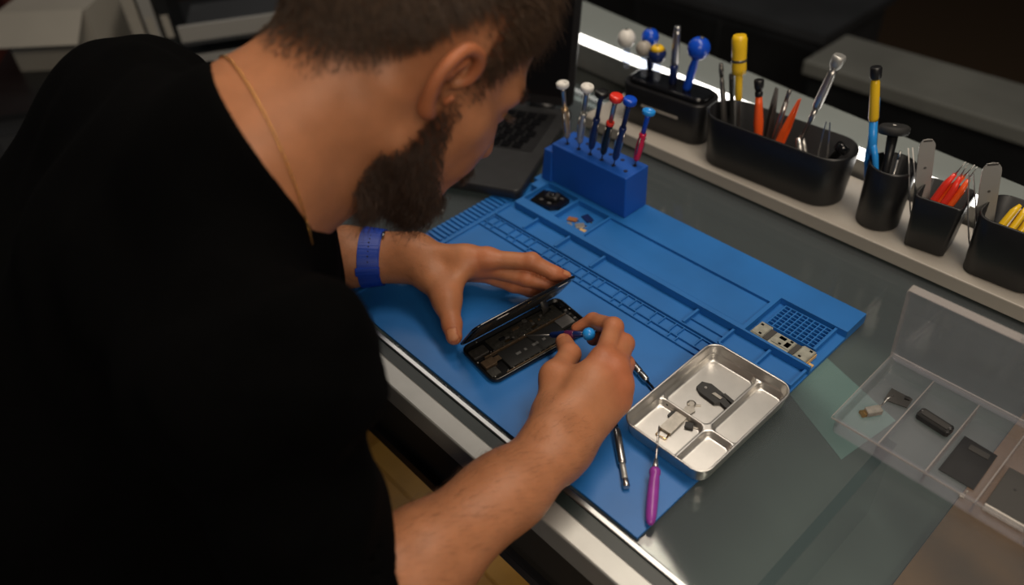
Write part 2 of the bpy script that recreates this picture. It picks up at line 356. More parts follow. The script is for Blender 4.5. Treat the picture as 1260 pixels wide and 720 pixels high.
def surface(fn, lo, hi, h, margin=2.2):
    lo = np.array(lo, float); hi = np.array(hi, float); nb = np.ceil((hi - lo) / (8 * h)).astype(int); n = nb * 8 + 1
    c = np.stack(np.meshgrid(*[lo[i] + (np.arange(nb[i]) + .5) * 8 * h for i in range(3)], indexing='ij'), -1).reshape(-1, 3)
    d = fn(c); act = np.abs(d) < 8 * h * 0.87 * margin
    vol = np.repeat(np.repeat(np.repeat(np.where(d < 0, -1, 1).astype(np.float32).reshape(nb), 8, 0), 8, 1), 8, 2)
    vol = np.pad(vol, ((0, 1), (0, 1), (0, 1)), constant_values=1)
    g = np.stack(np.meshgrid(*[np.arange(9)] * 3, indexing='ij'), -1).reshape(-1, 3)
    ids = np.argwhere(act.reshape(nb)) * 8
    for s0 in range(0, len(ids), 400):
        I = (ids[s0:s0 + 400][:, None, :] + g[None]).reshape(-1, 3)
        vol[I[:, 0], I[:, 1], I[:, 2]] = fn(lo + I * h)
    s = vol < 0; cnt = np.zeros(tuple(np.array(vol.shape) - 1), np.int8); m = [x - 1 for x in vol.shape]
    off = [(i, j, k) for i in (0, 1) for j in (0, 1) for k in (0, 1)]
    for (i, j, k) in off: cnt += s[i:i + m[0], j:j + m[1], k:k + m[2]]
    cells = np.argwhere((cnt > 0) & (cnt < 8)); idx = -np.ones(cnt.shape, np.int32); idx[tuple(cells.T)] = np.arange(len(cells))
    cv = np.stack([vol[cells[:, 0] + i, cells[:, 1] + j, cells[:, 2] + k] for i, j, k in off], 1)
    acc = np.zeros((len(cells), 3)); num = np.zeros(len(cells)); offa = np.array(off, float)
    for a in range(8):
        for b in range(a + 1, 8):
            if abs(offa[a] - offa[b]).sum() == 1:
                va, vb = cv[:, a], cv[:, b]; x = (va < 0) != (vb < 0); t = np.where(x, va / np.where(x, va - vb, 1), 0)
                acc += np.where(x[:, None], offa[a] + t[:, None] * (offa[b] - offa[a]), 0); num += x
    V = lo + (cells + acc / num[:, None]) * h; F = []
    for ax in range(3):
        u_, v_ = (ax + 1) % 3, (ax + 2) % 3; sl0 = [slice(None)] * 3; sl1 = [slice(None)] * 3; sl0[ax] = slice(0, -1); sl1[ax] = slice(1, None)
        e0 = s[tuple(sl0)]; e1 = s[tuple(sl1)]; E_ = np.argwhere(e0 != e1); E_ = E_[(E_[:, u_] > 0) & (E_[:, v_] > 0) & (E_[:, u_] < m[u_]) & (E_[:, v_] < m[v_])]
        du = np.zeros(3, int); dv = np.zeros(3, int); du[u_] = 1; dv[v_] = 1
        q = np.stack([idx[tuple((E_ - du - dv).T)], idx[tuple((E_ - dv).T)], idx[tuple(E_.T)], idx[tuple((E_ - du).T)]], 1)
        fl_ = e0[tuple(E_.T)]; q = np.where(fl_[:, None], q, q[:, ::-1]); F.append(q)
    F = np.concatenate(F); F = F[(F >= 0).all(1)]
    return V, F
def np_mesh(name, V, F, m, parent=None, smooth=True, color=None):
    me = bpy.data.meshes.new(name); me.vertices.add(len(V)); me.vertices.foreach_set('co', np.asarray(V, np.float32).ravel())
    k = F.shape[1]; me.loops.add(F.size); me.loops.foreach_set('vertex_index', F.astype(np.int32).ravel())
    me.polygons.add(len(F)); me.polygons.foreach_set('loop_start', np.arange(0, F.size, k, dtype=np.int32)); me.polygons.foreach_set('use_smooth', [smooth] * len(F))
    if color is not None:
        at = me.color_attributes.new('tint', 'FLOAT_COLOR', 'POINT'); at.data.foreach_set('color', np.c_[color, np.ones(len(V))].astype(np.float32).ravel())
    me.update(calc_edges=True); me.validate(); me.materials.append(MATS[m] if isinstance(m, str) else m)
    o = bpy.data.objects.new(name, me); COL.objects.link(o)
    if parent is not None: o.parent = parent
    return o
def vnormals(V, F):
    n = np.cross(V[F[:, 2]] - V[F[:, 0]], V[F[:, 3]] - V[F[:, 1]]); out = np.zeros_like(V)
    for i in range(4): np.add.at(out, F[:, i], n)
    return out / (np.linalg.norm(out, axis=1, keepdims=True) + 1e-12)
def strands(name, roots, pts_list, rad, m, parent):
    # roots + successive points -> thin three-sided tapered hairs in one mesh
    P = [roots] + pts_list; n = len(roots); K = len(P); V = []; 
    for k in range(K):
        d = P[min(k + 1, K - 1)] - P[max(k - 1, 0)]; d /= np.linalg.norm(d, axis=1, keepdims=True) + 1e-9
        a = np.cross(d, np.array([0.31, 0.52, 0.79])); a /= np.linalg.norm(a, axis=1, keepdims=True) + 1e-9; b = np.cross(d, a)
        rr = rad[:, None] * (1 - 0.8 * k / (K - 1))
        for j in range(3):
            t = 2 * math.pi * j / 3; V.append(P[k] + rr * (a * math.cos(t) + b * math.sin(t)))
    V = np.stack(V, 1).reshape(-1, 3); base = np.arange(n)[:, None] * (3 * K); F = []
    for k in range(K - 1):
        for j in range(3):
            j2 = (j + 1) % 3; F.append(base + np.array([[k * 3 + j, k * 3 + j2, k * 3 + 3 + j2, k * 3 + 3 + j]]))
    return np_mesh(name, V, np.concatenate(F), m, parent)

# ------------------------------------------------------------------ the technician
HC = np.array((0.2100, 0.0180, 0.3610)); HS = 1.08 / 1000
HR = np.array((0.9806, -0.1932, 0.0325)); HF = np.array((0.1550, 0.6631, -0.7323)); HU = np.array((0.1199, 0.7232, 0.6802)); HM = np.stack((HR, HF, HU), 1)
def hl(p): return (p - HC) @ HM / HS
def hw(q): return HC + HM @ (np.asarray(q, float) * HS)
SH_R = np.array((0.318, -0.212, 0.225)); SH_L = np.array((-0.034, -0.130, 0.262)); EL_R = np.array((0.402, -0.236, 0.045)); EL_L = np.array((-0.130, -0.120, 0.050))
WR_R = np.array((0.3971, -0.0023, 0.0430)); WR_L = np.array((0.0741, 0.0743, 0.0460)); CHEST = np.array((0.125, -0.185, 0.195)); PELV = np.array((0.030, -0.440, -0.060)); NB = hw((0, -55, -118))
HAND_R = dict(
    index=[(0.3716, 0.0886, 0.0720), (0.3468, 0.1305, 0.0700), (0.3137, 0.1339, 0.0530), (0.3018, 0.1266, 0.0420)],
    middle=[(0.3841, 0.0923, 0.0670), (0.3638, 0.1288, 0.0610), (0.3315, 0.1411, 0.0410), (0.3161, 0.1354, 0.0310)],
    ring=[(0.3950, 0.0863, 0.0570), (0.3731, 0.1201, 0.0450), (0.3447, 0.1345, 0.0260), (0.3283, 0.1312, 0.0180)],
    little=[(0.3996, 0.0793, 0.0430), (0.3809, 0.1071, 0.0300), (0.3593, 0.1184, 0.0170), (0.3473, 0.1168, 0.0130)],
    thumb=[(0.3686, 0.0200, 0.0460), (0.3426, 0.0529, 0.0550), (0.3272, 0.0881, 0.0500), (0.3043, 0.1032, 0.0410)])
HAND_L = dict(
    index=[(0.1597, 0.1259, 0.0600), (0.2000, 0.1573, 0.0600), (0.2247, 0.1701, 0.0470), (0.2386, 0.1781, 0.0380)],
    middle=[(0.1518, 0.1238, 0.0460), (0.1988, 0.1494, 0.0400), (0.2191, 0.1632, 0.0310), (0.2318, 0.1729, 0.0250)],
    ring=[(0.1393, 0.1219, 0.0340), (0.1837, 0.1419, 0.0260), (0.1997, 0.1525, 0.0200), (0.2060, 0.1620, 0.0140)],
    little=[(0.1217, 0.1204, 0.0250), (0.1540, 0.1397, 0.0190), (0.1643, 0.1497, 0.0150), (0.1713, 0.1590, 0.0120)],
    thumb=[(0.1145, 0.0718, 0.0440), (0.1634, 0.0595, 0.0400), (0.1864, 0.0461, 0.0290), (0.2043, 0.0372, 0.0210)])
def nudge(H, k, i, v): H[k][i] = tuple(np.array(H[k][i]) + np.array(v))
OUT = np.array((-0.813, 0.101, 0.574))                  # fingertips rest on the outer face of the screen
for k_, i_, s_ in (('index', 3, .0080), ('index', 2, .0018), ('middle', 3, .0108), ('middle', 2, .0024), ('thumb', 3, .0058)): nudge(HAND_L, k_, i_, OUT * s_)
nudge(HAND_R, 'index', 2, (0.0, 0.0036, 0.0012)); nudge(HAND_R, 'index', 1, (0.0, 0.0012, 0.0006))
FR = dict(index=(.0108, .0098, .0086, .0074), middle=(.0110, .0100, .0088, .0076), ring=(.0104, .0094, .0082, .0072), little=(.0094, .0082, .0072, .0064), thumb=(.0165, .0132, .0112, .0092))
def hand_sdf(p, H, W, armdir):
    d = None
    mc = [np.array(H[k][0]) for k in ('index', 'middle', 'ring', 'little')]
    nrm = np.cross(mc[0] - W, mc[3] - W); nrm /= np.linalg.norm(nrm)
    lat = mc[0] - mc[3]; lat /= np.linalg.norm(lat)
    for k, c in zip((1, .45, -.2, -.8), mc):
        q = rcf(p, W + lat * 0.016 * k, c, 0.0165, 0.0125, nrm, 1.12); d = q if d is None else smin(d, q, 0.016)
    th = [np.array(x) for x in H['thumb']]
    d = smin(d, rc(p, W + lat * 0.014, th[0], 0.019, 0.0175), 0.016)
    d = smin(d, rc(p, th[0], th[1], FR['thumb'][0], FR['thumb'][1]), 0.014)
    d = smin(d, rc(p, th[1], mc[0] * .75 + W * .25, 0.0085, 0.010), 0.022)          # web of the thumb
    fd = rc(p, th[1], th[2], FR['thumb'][1], FR['thumb'][2]); fd = smin(fd, rc(p, th[2], th[3], FR['thumb'][2], FR['thumb'][3]), 0.004)
    d = smin(d, fd, 0.008)
    fing = None
    for k in ('index', 'middle', 'ring', 'little'):
        j = [np.array(x) for x in H[k]]; r_ = FR[k]
        f = rc(p, j[0], j[1], r_[0], r_[1]); f = smin(f, rc(p, j[1], j[2], r_[1] * .98, r_[2]), 0.004); f = smin(f, rc(p, j[2], j[3], r_[2], r_[3]), 0.003)
        f = smin(f, np.linalg.norm(p - j[1] - nrm * 0.0012, axis=1) - r_[1] * 1.02, 0.003)
        fing = f if fing is None else smin(fing, f, 0.0016)
        d = smin(d, np.linalg.norm(p - j[0] - nrm * 0.002 , axis=1) - r_[0] * 1.06, 0.008)
    return smin(d, fing, 0.007)
EAR = [(69, 6, 2), (74, 12, 12), (78, 11, 23), (82, 3, 30), (87, -10, 28), (91, -18, 16), (90, -19, 3), (86, -15, -9), (80, -7, -19), (75, 1, -21)]
def spline(P, n=4):
    P = [np.array(x, float) for x in P]; P = [2 * P[0] - P[1]] + P + [2 * P[-1] - P[-2]]; out = []
    for i in range(1, len(P) - 2):
        for k in range(n):
            t = k / n; a, b, c, e = P[i - 1:i + 3]; out.append(0.5 * (2 * b + (c - a) * t + (2 * a - 5 * b + 4 * c - e) * t * t + (3 * b - a - 3 * c + e) * t ** 3))
    return np.array(out + [P[-2]])
EARR = [3.0, 3.4, 3.6, 3.8, 3.9, 3.9, 3.8, 4.2, 5.4, 4.4]
_E = spline([(*a, b) for a, b in zip(EAR, EARR)], 3); EAR = [tuple(x[:3]) for x in _E]; EARR = list(_E[:, 3])
def head_sdf(p):
    q = hl(p); s = q.copy(); s[:, 0] = np.abs(s[:, 0])
    d = ell(s, (0, -6, 42), (75, 97, 86))
    d = smin(d, ell(s, (0, 34, -22), (61, 63, 72)), 22)
    d = smin(d, rc(s, (52, 4, -50), (18, 70, -80), 15, 16), 20)
    d = smin(d, rc(s, (0, 74, -80), (10, 75, -80), 19, 17), 14); d = smin(d, rc(s, (18, 78, -46), (28, 74, -40), 17, 15), 16)
    d = smin(d, rc(s, (46, 50, -14), (38, 66, -18), 17, 16), 16)              # cheekbone
    d = smin(d, rc(s, (20, 81, 26), (46, 69, 25), 11, 10), 16)                # brow
    d = smax(d, -(np.linalg.norm(s - np.array((33, 95, 6)), axis=1) - 14), 10)
    d = smin(d, np.linalg.norm(s - np.array((32, 74, 7)), axis=1) - 13.5, 3)
    d = smin(d, rc(s, (0, 92, 16), (0, 113, -24), 8, 10), 8); d = smin(d, rc(s, (0, 106, -30), (10, 101, -30), 8, 8), 5)
    d = smin(d, rc(s, (0, 94, -56), (18, 86, -58), 6, 4), 6); d = smin(d, rc(s, (0, 92, -66), (16, 85, -65), 7, 4), 6)
    # neck
    d = smin(d, rc(s, (0, -26, -30), (0, -58, -128), 55, 60), 20)
    d = smin(d, rc(s, (0, 14, -70), (0, -22, -140), 40, 46), 22)
    d = smin(d, rc(s, (50, -22, -22), (16, -6, -140), 14, 13), 18)
    # ear
    n = np.array((.81, .58, 0.0))
    e = rcf(s, (77, -5, 13), (76, -5, -8), 13.5, 11, n, 5.0)
    for k in range(len(EAR) - 1): e = smin(e, rc(s, EAR[k], EAR[k + 1], EARR[k], EARR[k + 1]), 2.6)
    for a, b in (((82, -2, 21), (85, -10, 10)), ((85, -10, 10), (81, -8, -7)), ((78, 6, -4), (76, 6, -8))): e = smin(e, rc(s, a, b, 3.0, 2.8), 2.4)
    e = smax(e, -rc(s, (84, -3, 1), (70, 4, -1), 6.0, 3.6), 2.5)
    d = smin(d, e, 3.5)
    return d * HS
def arm_sdf(p, S, E, W, bend):
    ax = (W - E); a1 = E + ax * .32; a2 = E + ax * .72; n = np.array(bend, float)
    d = smin(rc(p, S, E, 0.050, 0.041), rc(p, E, a1, 0.041, 0.0425), 0.02)
    d = smin(d, rcf(p, a1, a2, 0.0425, 0.0355, n, 1.10), 0.02)
    return smin(d, rcf(p, a2, W, 0.0365, 0.0330, n, 1.30), 0.02)
NR = (-0.35, 0.35, 0.85); NL = (-0.15, -0.35, 0.9)
def near(p, lo, hi): return ((p > np.array(lo)) & (p < np.array(hi))).all(1)
def box_of(H, W, pad=0.05):
    P = np.array([x for k in H for x in H[k]] + [tuple(W)]); return P.min(0) - pad, P.max(0) + pad
BR, BL = box_of(HAND_R, WR_R), box_of(HAND_L, WR_L)
def body_sdf(p):
    d = np.full(len(p), 0.5)
    d = np.minimum(d, arm_sdf(p, SH_R, EL_R, WR_R, NR)); d = np.minimum(d, arm_sdf(p, SH_L, EL_L, WR_L, NL))
    d = smin(d, rc(p, SH_L, SH_R, 0.050, 0.050), 0.03); d = smin(d, rc(p, NB, CHEST, 0.062, 0.085), 0.04)
    d = smin(d, rc(p, NB, SH_R * .6 + NB * .4 - np.array((0, 0, .02)), 0.040, 0.028), 0.03); d = smin(d, rc(p, NB, SH_L * .6 + NB * .4 - np.array((0, 0, .02)), 0.046, 0.03), 0.03)
    i = np.linalg.norm(p - HC, axis=1) < 0.30
    if i.any(): d[i] = smin(d[i], head_sdf(p[i]), 0.022)
    for H, W, (lo, hi), E in ((HAND_R, WR_R, BR, EL_R), (HAND_L, WR_L, BL, EL_L)):
        i = near(p, lo, hi)
        if i.any(): d[i] = smin(d[i], hand_sdf(p[i], H, W, W - E), 0.016)
    return d
mat('skin', (0.43, 0.178, 0.084), 0.48, noise=0.09, nscale=55, bump=0.25, bscale=420, sss=0.12, attr='tint', spec=0.35)
mat('hair_brown', (0.085, 0.050, 0.030), 0.42, noise=0.45, nscale=160)
mat('beard_brown', (0.046, 0.023, 0.013), 0.5, noise=0.4, nscale=160)
mat('arm_hair', (0.11, 0.05, 0.025), 0.5, noise=0.2, nscale=160)
mat('black_cotton', (0.0008, 0.00075, 0.0008), 0.95, noise=0.2, nscale=60, bump=0.2, bscale=1200, spec=0.06)
mat('denim', (0.015, 0.03, 0.085), 0.8, noise=0.25, nscale=180)
mat('gold_chain', (0.80, 0.48, 0.14), 0.22, 1.0)
mat('strap_blue', (0.004, 0.045, 0.40), 0.45, noise=0.08, nscale=60)
PO = Vector((0.06, -0.18, -0.944))
stl = thing('work_stool', 'round black work stool under the seated man', 'stool', (0.03, -0.47, -0.944))
MB().lathe([(.555, .150), (.560, .168), (.590, .172), (.604, .160), (.608, .10)], 28).build('seat', 'black_rubber', stl); MB().lathe([(.03, .026), (.554, .022)], 16).build('post', 'chrome', stl)
MB().lathe([(0, .200), (.010, .200), (.022, .05), (.03, .03)], 28).build('base', 'chrome', stl)
person = thing('person', 'man in a black T-shirt bent over the open phone', 'person', PO)
V, F = surface(body_sdf, (-0.23, -0.32, -0.02), (0.52, 0.24, 0.56), 0.0018)
VN = vnormals(V, F); Q = hl(V); inhead = np.linalg.norm(V - HC, axis=1) < 0.24
aR, qF, qU = np.abs(Q[:, 0]), Q[:, 1], Q[:, 2]
# hairline and beard line as functions of the front-back coordinate
hline = np.interp(qF, (-115, -70, -42, -26, -16, 12, 17, 34, 42, 58, 84, 120), (-52, -46, -22, 6, 34, 40, 0, -4, 34, 46, 74, 86))
earz = (aR > 66) & (np.hypot(qF + 4, qU - 6) < 34)
hairm = inhead & (qU > hline) & ~(earz & (aR > 73)) 
bl = np.interp(qF, (-6, 8, 16, 30, 38, 50, 62, 80, 112), (-60, -34, 2, -6, -30, -50, -60, -68, -70))
mous = (aR < 32) & (qF > 84) & (qU > -52) & (qU < -38)
lip = (aR < 21) & (qF > 82) & (qU > -71) & (qU < -53)
beardm = inhead & ((qU < bl) | mous) & (qF > -8 + np.maximum(0, -qU - 58) * 0.18) & (qU > -112 + np.maximum(0, 40 - qF) * 0.35) & ~(earz & (aR > 71)) & ~lip & (np.hypot(qF - 104, qU + 26) > 14)
soft = np.ones((len(V), 3))
def paint(m, c): soft[m] *= np.array(c)
_f = np.clip((qU - hline) / 26, 0, 1)[:, None]; soft = np.where(hairm[:, None], soft * (1 - _f + _f * np.array((0.34, 0.28, 0.25))), soft); _b = np.clip((np.where(mous, 30, bl - qU)) / 22, 0, 1) * np.clip((qF + 10 - np.maximum(0, -qU - 58) * 0.18) / 16, 0, 1); _b = _b[:, None]; soft = np.where(beardm[:, None], soft * (1 - _b + _b * np.array((0.36, 0.28, 0.25))), soft); paint(inhead & lip, (0.9, 0.62, 0.6))
paint(inhead & (aR > 76) & (np.abs(qU) < 45) & (np.abs(qF) < 40), (1.02, 0.84, 0.78))
for H in (HAND_R, HAND_L):
    for k in H:
        for j_, (a_, rad) in enumerate(zip(H[k], (0.013, 0.010, 0.009, 0.009))):
            if k == 'thumb' and j_ == 0: continue
            g_ = np.exp(-((V - np.array(a_)) ** 2).sum(1) / (2 * (rad ** 2)))[:, None]; soft *= 1 - g_ * np.array((0.0, 0.20, 0.22))
def nail(H, k, up):
    j = [np.array(x) for x in H[k]]; ax = j[3] - j[2]; ax /= np.linalg.norm(ax); up = np.array(up, float); up -= ax * (up @ ax); up /= np.linalg.norm(up); s_ = np.cross(ax, up)
    c = j[3] + up * FR[k][3] * .75 + ax * 0.001; q = V - c
    m = (np.abs(q @ ax) < 0.0062) & (np.abs(q @ s_) < 0.0052) & (np.abs(q @ up) < 0.005); soft[m] = (1.12, 1.12, 1.15)
    e = ((np.abs(q @ ax) >= 0.0062) | (np.abs(q @ s_) >= 0.0052)) & (np.abs(q @ ax) < 0.0078) & (np.abs(q @ s_) < 0.0066) & (np.abs(q @ up) < 0.005); soft[e] *= (0.8, 0.66, 0.62)
nail(HAND_L, 'thumb', (0.4, -0.5, 0.75)); nail(HAND_R, 'thumb', (-0.3, -0.3, 0.9)); nail(HAND_R, 'index', (-0.1, 0.6, 0.7)); nail(HAND_L, 'index', (0.0, 0.3, 0.9))
body = np_mesh('body', V - np.array(PO), F, 'skin', person, color=soft)

def surf_point(c, d, fn, tmax=0.25):
    # march from inside to the skin along d
    c = np.asarray(c, float); d = np.asarray(d, float) / np.linalg.norm(d); ts = np.linspace(0, tmax, 260); v = fn(c + ts[:, None] * d)
    k = np.argmax(v > 0); return c + d * ts[k]
# hair: strands rooted on the scalp, combed away from the crown
def tang(n, v): v = v - n * (v * n).sum(1, keepdims=True); return v / (np.linalg.norm(v, axis=1, keepdims=True) + 1e-9)
def grow(mask, count, seed):
    r_ = np.random.default_rng(seed); i = r_.choice(np.flatnonzero(mask), count); return V[i] + r_.normal(0, 0.0009, (count, 3)), VN[i], Q[i], r_
_dens = np.random.default_rng(2).random(len(V)) < 0.25 + 0.75 * np.clip((qU - hline) / 30, 0, 1)
X0, N0, q0, r_ = grow(hairm & _dens, 28000, 3)
comb = (q0 - np.array((0, -62, 96))) @ HM.T + HF * 34 + HR * (np.sign(q0[:, :1]) * 8)
comb = tang(N0, comb); above = np.clip((q0[:, 2] - np.interp(q0[:, 1], (-115, -70, -42, -26, -16, 12, 17, 34, 42, 58, 84, 120), (-52, -46, -22, 6, 34, 40, 0, -4, 34, 46, 74, 86))) / 75, 0, 1)
ln = (0.0026 + 0.026 * above ** 1.25 + 0.018 * np.clip((q0[:, 1] - 55) / 40, 0, 1) * (q0[:, 2] > 60)) * r_.uniform(.7, 1.25, len(X0))
jit = lambda s_: r_.normal(0, s_, X0.shape)
P1 = X0 + (N0 * .45 + comb * .8 + jit(.16)) * (ln * .5)[:, None]; P2 = P1 + (N0 * .05 + comb * 1.0 + jit(.22) - np.array((0, 0, .18))) * (ln * .6)[:, None]
strands('hair', X0 - np.array(PO), [P1 - np.array(PO), P2 - np.array(PO)], r_.uniform(.00022, .00040, len(X0)), 'hair_brown', person)
_dens = np.random.default_rng(4).random(len(V)) < 0.12 + 0.88 * _b[:, 0]
X0, N0, q0, r_ = grow(beardm & _dens, 16000, 5)
comb = tang(N0, np.tile(-HU * 1.0 + HF * 0.35, (len(X0), 1))); ln = (0.004 + 0.010 * np.clip((-q0[:, 2] - 20) / 70, 0, 1) + 0.007 * (q0[:, 2] < -88)) * r_.uniform(.6, 1.3, len(X0))
P1 = X0 + (N0 * .7 + comb * .6 + jit(.25)) * (ln * .5)[:, None]; P2 = P1 + (N0 * .4 + comb * .9 + jit(.35)) * (ln * .55)[:, None]
strands('beard', X0 - np.array(PO), [P1 - np.array(PO), P2 - np.array(PO)], r_.uniform(.0002, .00036, len(X0)), 'beard_brown', person)
tR = ((V - EL_R) @ (WR_R - EL_R)) / ((WR_R - EL_R) @ (WR_R - EL_R)); tL = ((V - EL_L) @ (WR_L - EL_L)) / ((WR_L - EL_L) @ (WR_L - EL_L))
dR = np.linalg.norm(V - EL_R - tR[:, None] * (WR_R - EL_R), axis=1); dL = np.linalg.norm(V - EL_L - tL[:, None] * (WR_L - EL_L), axis=1)
armm = ((tR > .1) & (tR < 1.12) & (dR < .055) & (VN[:, 2] > -.1)) | ((tL > .1) & (tL < 1.08) & (dL < .055) & (VN[:, 2] > -.2))
X0, N0, q0, r_ = grow(armm, 2600, 9); comb = tang(N0, np.where((np.linalg.norm(X0 - EL_R, axis=1) < np.linalg.norm(X0 - EL_L, axis=1))[:, None], WR_R - EL_R + np.array((.12, .05, -.1)), WR_L - EL_L + np.array((.0, -.12, -.1))))
ln = r_.uniform(.006, .012, len(X0)); P1 = X0 + (N0 * .3 + comb + jit(.25)) * (ln * .5)[:, None]; P2 = P1 + (comb + jit(.3)) * (ln * .5)[:, None]
strands('arm_hair', X0 - np.array(PO), [P1 - np.array(PO), P2 - np.array(PO)], np.full(len(X0), .00008), 'arm_hair', person)
# eyelashes and brows
lm = inhead & (aR > 14) & (aR < 56) & (qU > 22) & (qU < 33) & (qF > 66)
X0, N0, q0, r_ = grow(lm, 900, 11); comb = tang(N0, np.tile(HU * .3, (len(X0), 1)) + np.sign(q0[:, :1]) * HR); ln = r_.uniform(.006, .010, len(X0))
P1 = X0 + (N0 * .3 + comb + jit(.2)) * (ln * .5)[:, None]; P2 = P1 + (comb + jit(.2)) * (ln * .5)[:, None]
strands('eyebrow', X0 - np.array(PO), [P1 - np.array(PO), P2 - np.array(PO)], np.full(len(X0), .00022), 'hair_brown', person)
lm = inhead & (np.abs(np.linalg.norm(np.c_[aR - 32, qF - 74, qU - 7], axis=1) - 13.5) < 3) & (qU > 6) & (qU < 10) & (qF > 80)
for sd in (-1, 1):
    X0, N0, q0, r_ = grow(lm & (Q[:, 0] * sd > 0), 130, 13); ln = r_.uniform(.006, .009, len(X0)); up_ = N0 * 1.0 - HU * .2
    P1 = X0 + up_ * (ln * .5)[:, None]; P2 = P1 + (up_ + HU * .5) * (ln * .5)[:, None]
    strands('eyelashes', X0 - np.array(PO), [P1 - np.array(PO), P2 - np.array(PO)], np.full(len(X0), .0003), 'hair_brown', person)

# T-shirt
LAT = (SH_R - SH_L) / np.linalg.norm(SH_R - SH_L); SPN = (CHEST - PELV) / np.linalg.norm(CHEST - PELV); FRT = np.cross(LAT, SPN); FRT = -FRT / np.linalg.norm(FRT) if np.cross(LAT, SPN)[1] < 0 else FRT / np.linalg.norm(FRT)
NAX = (hw((0, -26, -30)) - NB); NAX /= np.linalg.norm(NAX)
NECKCUT = (np.array((0.1685, -0.1150, 0.3874)), np.array((0.376, 0.845, 0.381)))
def shirt_sdf(p):
    w_ = np.sin(p[:, 0] * 61 + p[:, 2] * 37 + 1.3 * np.sin(p[:, 1] * 43)) * np.sin(p[:, 2] * 71 - p[:, 1] * 47 + 1.1 * np.sin(p[:, 0] * 39)) * 0.0035
    d = rcf(p, PELV, CHEST, 0.165, 0.150, FRT, 1.30)
    d = smin(d, rc(p, SH_L, SH_R + np.array((-.03, -.02, .0)), 0.072, 0.058), 0.05); d = smin(d, rc(p, SH_L, PELV + np.array((-.06, .02, .10)), 0.075, 0.11), 0.05)
    w_ = w_ * np.clip((np.linalg.norm(p - NB, axis=1) - 0.09) / 0.05, 0, 1)
    d = smin(d, rc(p, NB + NAX * .01, CHEST, 0.069, 0.092), 0.02); d = smin(d, rc(p, CHEST, (0.15, -0.36, -0.20), 0.12, 0.16), 0.04); d = smin(d, rc(p, NB - NAX * .045, SH_R, 0.050, 0.058), 0.02); d = smin(d, rc(p, NB - NAX * .03, SH_L, 0.064, 0.066), 0.04)
    hemR = SH_R + (EL_R - SH_R) * .86; aR_ = (EL_R - SH_R) / np.linalg.norm(EL_R - SH_R)
    s_ = smin(rc(p, SH_R, SH_R * .55 + EL_R * .45, 0.064, 0.060), rc(p, SH_R * .55 + EL_R * .45, EL_R + aR_ * .05, 0.060, 0.054), 0.01); s_ = smax(s_, (p - hemR) @ aR_, 0.006)
    s_ = smin(s_, rc(p, np.array((0.3480, -0.1741, 0.2653)), np.array((0.3569, -0.1882, 0.2468)), 0.046, 0.052), 0.020)
    hemL = SH_L + (EL_L - SH_L) * .75; aL_ = (EL_L - SH_L) / np.linalg.norm(EL_L - SH_L)
    t_ = rc(p, SH_L, EL_L, 0.064, 0.060); t_ = smax(t_, (p - hemL) @ aL_, 0.006)
    d = smin(d, s_, 0.035); d = smin(d, t_, 0.035)
    d = d + w_
    # neckline: open around the neck
    nc = (p - NECKCUT[0]) @ (NECKCUT[1] / np.linalg.norm(NECKCUT[1]))
    ax_ = (p - NB) @ NAX; cut = np.maximum(-nc, np.linalg.norm(p - NB - ax_[:, None] * NAX, axis=1) - 0.105)
    d = smax(d, -cut, 0.006)
    # hollow where the arm leaves the sleeve
    i = np.abs((p - hemR) @ aR_) < 0.05
    if i.any(): d[i] = smax(d[i], -(arm_sdf(p[i], SH_R, EL_R, WR_R, NR) - 0.006), 0.004)
    d = smax(d, -(p[:, 2] + 0.27), 0.01)
    return d
Vs, Fs = surface(shirt_sdf, (-0.34, -0.70, -0.31), (0.50, 0.10, 0.46), 0.0045)
np_mesh('t_shirt', Vs - np.array(PO), Fs, 'black_cotton', person)
# jeans and shoes
def jeans_sdf(p):
    d = rcf(p, PELV + np.array((-.06, 0.01, -.13)), PELV + np.array((.07, -.02, -.13)), 0.115, 0.115, (0, 1, 0.2), 1.15)
    for h_, k_, a_ in (((-0.05, -0.45, -0.20), (-0.08, -0.09, -0.29), (-0.09, -0.16, -0.86)), ((0.11, -0.46, -0.20), (0.215, -0.130, -0.275), (0.215, -0.20, -0.86))):
        d = smin(d, smin(rc(p, h_, k_, 0.085, 0.064), rc(p, k_, a_, 0.062, 0.050), 0.02), 0.03)
    return smax(smax(d, -(p[:, 2] + 0.885), 0.004), p[:, 2] + 0.10, 0.01)
Vj, Fj = surface(jeans_sdf, (-0.24, -0.66, -0.95), (0.34, 0.04, 0.0), 0.0075)
np_mesh('jeans', Vj - np.array(PO), Fj, 'denim', person)
for x_, y_ in ((-0.09, -0.16), (0.215, -0.20)):
    def shoe(p, x_=x_, y_=y_):
        d = rcf(p, (x_, y_ - .05, -.900), (x_ + .01, y_ + .14, -.908), 0.042, 0.038, (0, 0, 1), 1.1); return smax(d, -(p[:, 2] + 0.9435), 0.004)
    V2, F2 = surface(shoe, (x_ - .07, y_ - .12, -.97), (x_ + .08, y_ + .21, -.84), 0.006); np_mesh('shoe', V2 - np.array(PO), F2, 'black_rubber', person)
